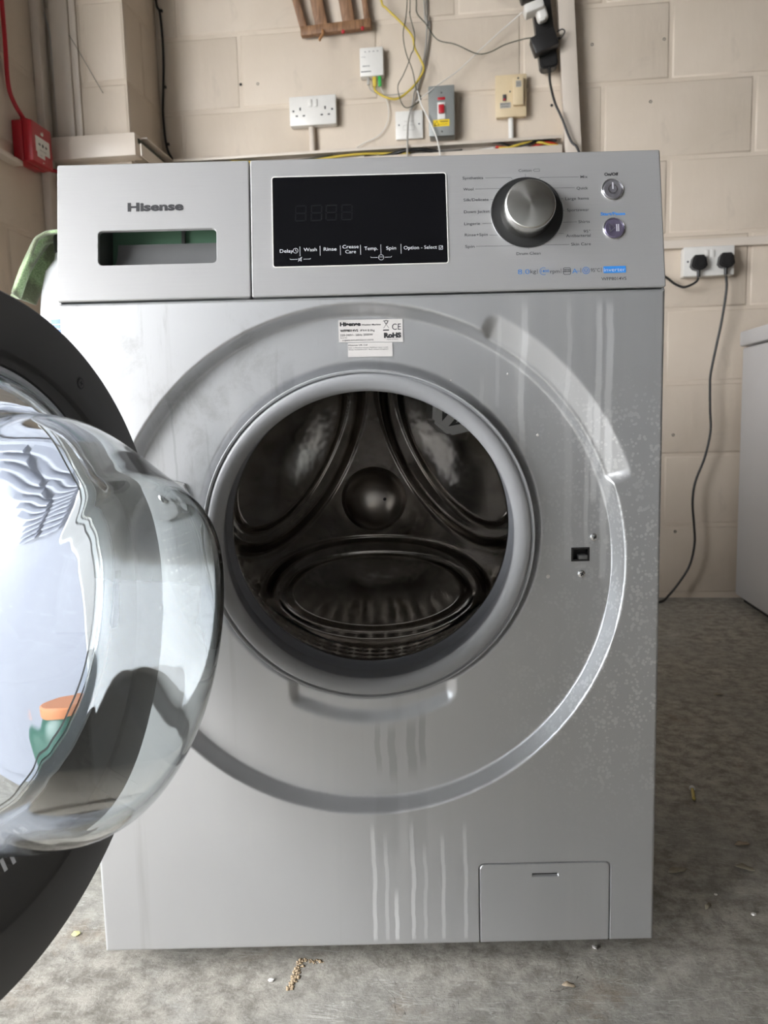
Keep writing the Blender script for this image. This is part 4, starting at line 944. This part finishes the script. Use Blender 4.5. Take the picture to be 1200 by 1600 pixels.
# push buttons
for (bx_, bz_, kind) in ((.2493, .0991, 'p'), (.2492, .0598, 's')):
    lathe('button_ring', [(.0110, .0002), (.0109, -.0010), (.0103, -.0014), (.0097, -.0006), (.0096, .001)], M_chrome, cp, bx_, bz_, 64)
    bt = lathe('push_button', [(0, -.0006), (.0060, -.0009), (.0085, -.0012), (.0095, -.0006), (.0096, .001)], plain('button_lens', (.34, .33, .36) if kind == 'p' else (.24, .21, .32), .2, .7), cp, bx_, bz_, 64)
    if kind == 'p':
        polyline('power_symbol', circ(bx_, bz_-.0002, .0042, 115, 425, 24), .0011, -.0022, M_chrome, bt); polyline('power_symbol', [(bx_, bz_), (bx_, bz_+.0060)], .0011, -.0022, M_inkwhite, bt)
    else:
        polyline('play_symbol', [(bx_-.0045, bz_+.0038), (bx_+.0006, bz_), (bx_-.0045, bz_-.0038)], .0006, -.0022, M_chrome, bt, True)
        for dx in (.0022, .0040): polyline('pause_symbol', [(bx_+dx, bz_-.0032), (bx_+dx, bz_+.0032)], .0009, -.0022, M_inkwhite, bt)

# ------------------------------------------------------------------ the open door
th = math.radians(101); DR = Vector((math.cos(th), -math.sin(th), 0)); DN = Vector((math.sin(th), math.cos(th), 0)); DC = Vector((-.207, -.012, .443))+DR*.25
def dp(u, v, w_): return DC+DR*u+Vector((0, 0, v))+DN*w_
NS = 192; BV = .0305
def sweep(name, prof, mat, parent, ang=35, closed=False):
    """prof rows: (radius, depth, blend) - blend 0 = centred on the door, 1 = centred on the bowl"""
    bm = bmesh.new(); R = []
    for r, w_, bl in prof:
        if r < 1e-6: R.append([bm.verts.new(dp(0, BV*bl, w_))]); continue
        R.append([bm.verts.new(dp(r*math.cos(2*PI*i/NS), BV*bl+r*math.sin(2*PI*i/NS), w_)) for i in range(NS)])
    prs = list(zip(R, R[1:]))+([(R[-1], R[0])] if closed else [])
    for a_, b_ in prs:
        for i in range(NS):
            j = (i+1) % NS
            if len(a_) == len(b_) == 1: continue
            if len(b_) == 1: bm.faces.new((a_[i], b_[0], a_[j]))
            elif len(a_) == 1: bm.faces.new((a_[0], b_[i], b_[j]))
            else: bm.faces.new((a_[i], b_[i], b_[j], a_[j]))
    return frombm(name, bm, mat, parent, True, ang)
door = sweep('door', [(.1680, -.016, 1), (.180, -.021, .6), (.20, -.028, 0), (.225, -.031, 0), (.241, -.027, 0), (.2485, -.018, 0), (.2505, -.006, 0), (.2498, -.0014, 0), (.2485, -.0002, 0), (.247, 0, 0), (.2060, 0, .1), (.2045, -.0006, .1), (.2020, -.0028, .12), (.1740, -.0036, 1), (.1700, -.0040, 1), (.1685, -.0060, 1), (.1680, -.016, 1)], M_doorgrey, W)
sweep('door_window', [(.1675, -.0115, 1), (.10, -.0135, 1), (0, -.0145, 1), (0, -.0175, 1), (.10, -.0165, 1), (.1675, -.0145, 1)], M_window, door, closed=True)
sweep('glass_flange', [(.1678, -.004, 1), (.1665, -.0022, 1), (.1635, -.0024, 1), (.1625, -.005, 1), (.1622, -.012, 1)], M_ring, door, 60)
def smf(t): t = max(0., min(1., t)); return t*t*(3-2*t)
def clipd(v, w_): return w_
def squash(v, w_): return v if v < 0 else v*(1-.17*smf((w_+.002)/.022)-.20*smf((w_-.050)/.065))
def bowl_prof(off):
    base = [(.1620, -.020), (.1615, -.004), (.1590, .010), (.1570, .028), (.1548, .048), (.1522, .068), (.1490, .086), (.1445, .100), (.1385, .110), (.1300, .1168), (.1200, .1205), (.105, .1230), (.085, .1248), (.06, .1262), (.03, .1270), (0, .1273)]
    return [(max(0, r-off*(1 if w_ < .09 else max(0, (.128-w_)/.038))), w_-off*(0 if w_ < .05 else min(1, (w_-.05)/.05))) for r, w_ in base]
bm = bmesh.new(); allr = []
for off in (0, .0045):
    pr = bowl_prof(off); pts = []
    # resample for smoothness
    dense = []
    for i in range(len(pr)-1):
        q0, q1, q2, q3 = (Vector(pr[max(0, i-1)]), Vector(pr[i]), Vector(pr[i+1]), Vector(pr[min(len(pr)-1, i+2)]))
        for s in range(6):
            t = s/6; q = .5*((2*q1)+(-q0+q2)*t+(2*q0-5*q1+4*q2-q3)*t*t+(-q0+3*q1-3*q2+q3)*t**3); dense.append((max(q.x, .0002), q.y))
    dense.append(pr[-1]); R = []
    for r, w_ in dense:
        if r < 1e-6: R.append([bm.verts.new(dp(0, BV, w_))]); continue
        row = []
        for i in range(NS):
            a4 = 2*PI*i/NS; v = r*math.sin(a4); row.append(bm.verts.new(dp(r*math.cos(a4), BV+squash(v, w_+off), w_)))
        R.append(row)
    allr.append(R)
for R in allr:
    for a_, b_ in zip(R, R[1:]):
        for i in range(NS):
            j = (i+1) % NS
            if len(b_) == 1: bm.faces.new((a_[i], b_[0], a_[j]))
            else: bm.faces.new((a_[i], b_[i], b_[j], a_[j]))
for i in range(NS): j = (i+1) % NS; bm.faces.new((allr[0][0][i], allr[0][0][j], allr[1][0][j], allr[1][0][i]))
frombm('glass_bowl', bm, M_glass, door, True, 60)
# door screw and retaining clip
def dcyl(name, u, v, r, w0, w1, mat, seg=24):
    bm = bmesh.new(); a_ = [bm.verts.new(dp(u+r*math.cos(2*PI*i/seg), v+r*math.sin(2*PI*i/seg), w0)) for i in range(seg)]; b_ = [bm.verts.new(dp(u+r*.9*math.cos(2*PI*i/seg), v+r*.9*math.sin(2*PI*i/seg), w1)) for i in range(seg)]
    for i in range(seg): bm.faces.new((a_[i], a_[(i+1) % seg], b_[(i+1) % seg], b_[i]))
    bm.faces.new(b_); return frombm(name, bm, mat, door)
for a5 in (125, 55, 235, 305, 180):
    u, v = .226*math.cos(math.radians(a5)), .226*math.sin(math.radians(a5))
    dcyl('screw_recess', u, v, .0052, -.0006, .0003, M_inkblack); dcyl('door_screw', u, v, .0040, -.0004, .0006, M_doorgrey)
    bm = bmesh.new()
    for q in (0, PI/2):
        c0, s0 = math.cos(q+.3), math.sin(q+.3)
        bm.faces.new([bm.verts.new(dp(u+a_*c0-b_*s0, v+a_*s0+b_*c0, .0008)) for a_, b_ in ((-.0022, -.0005), (.0022, -.0005), (.0022, .0005), (-.0022, .0005))])
    frombm('screw_cross', bm, M_dark, door)
for q in (0, 1):
    bm = bmesh.new(); 
    for k in range(2):
        u0_, v0_ = -.004+.008*q+k*.0, -.1555
    u0_ = -.002+.009*q
    vs = [bm.verts.new(dp(u0_+du, -.158+dv, w_)) for w_ in (-.002, .003) for du, dv in ((0, 0), (.0035, 0), (.0075, .011), (.004, .011))]
    for f in ((0, 1, 2, 3), (4, 5, 6, 7), (0, 1, 5, 4), (1, 2, 6, 5), (2, 3, 7, 6), (3, 0, 4, 7)): bm.faces.new([vs[i] for i in f])
    frombm('metal_clip', bm, M_chrome, door)
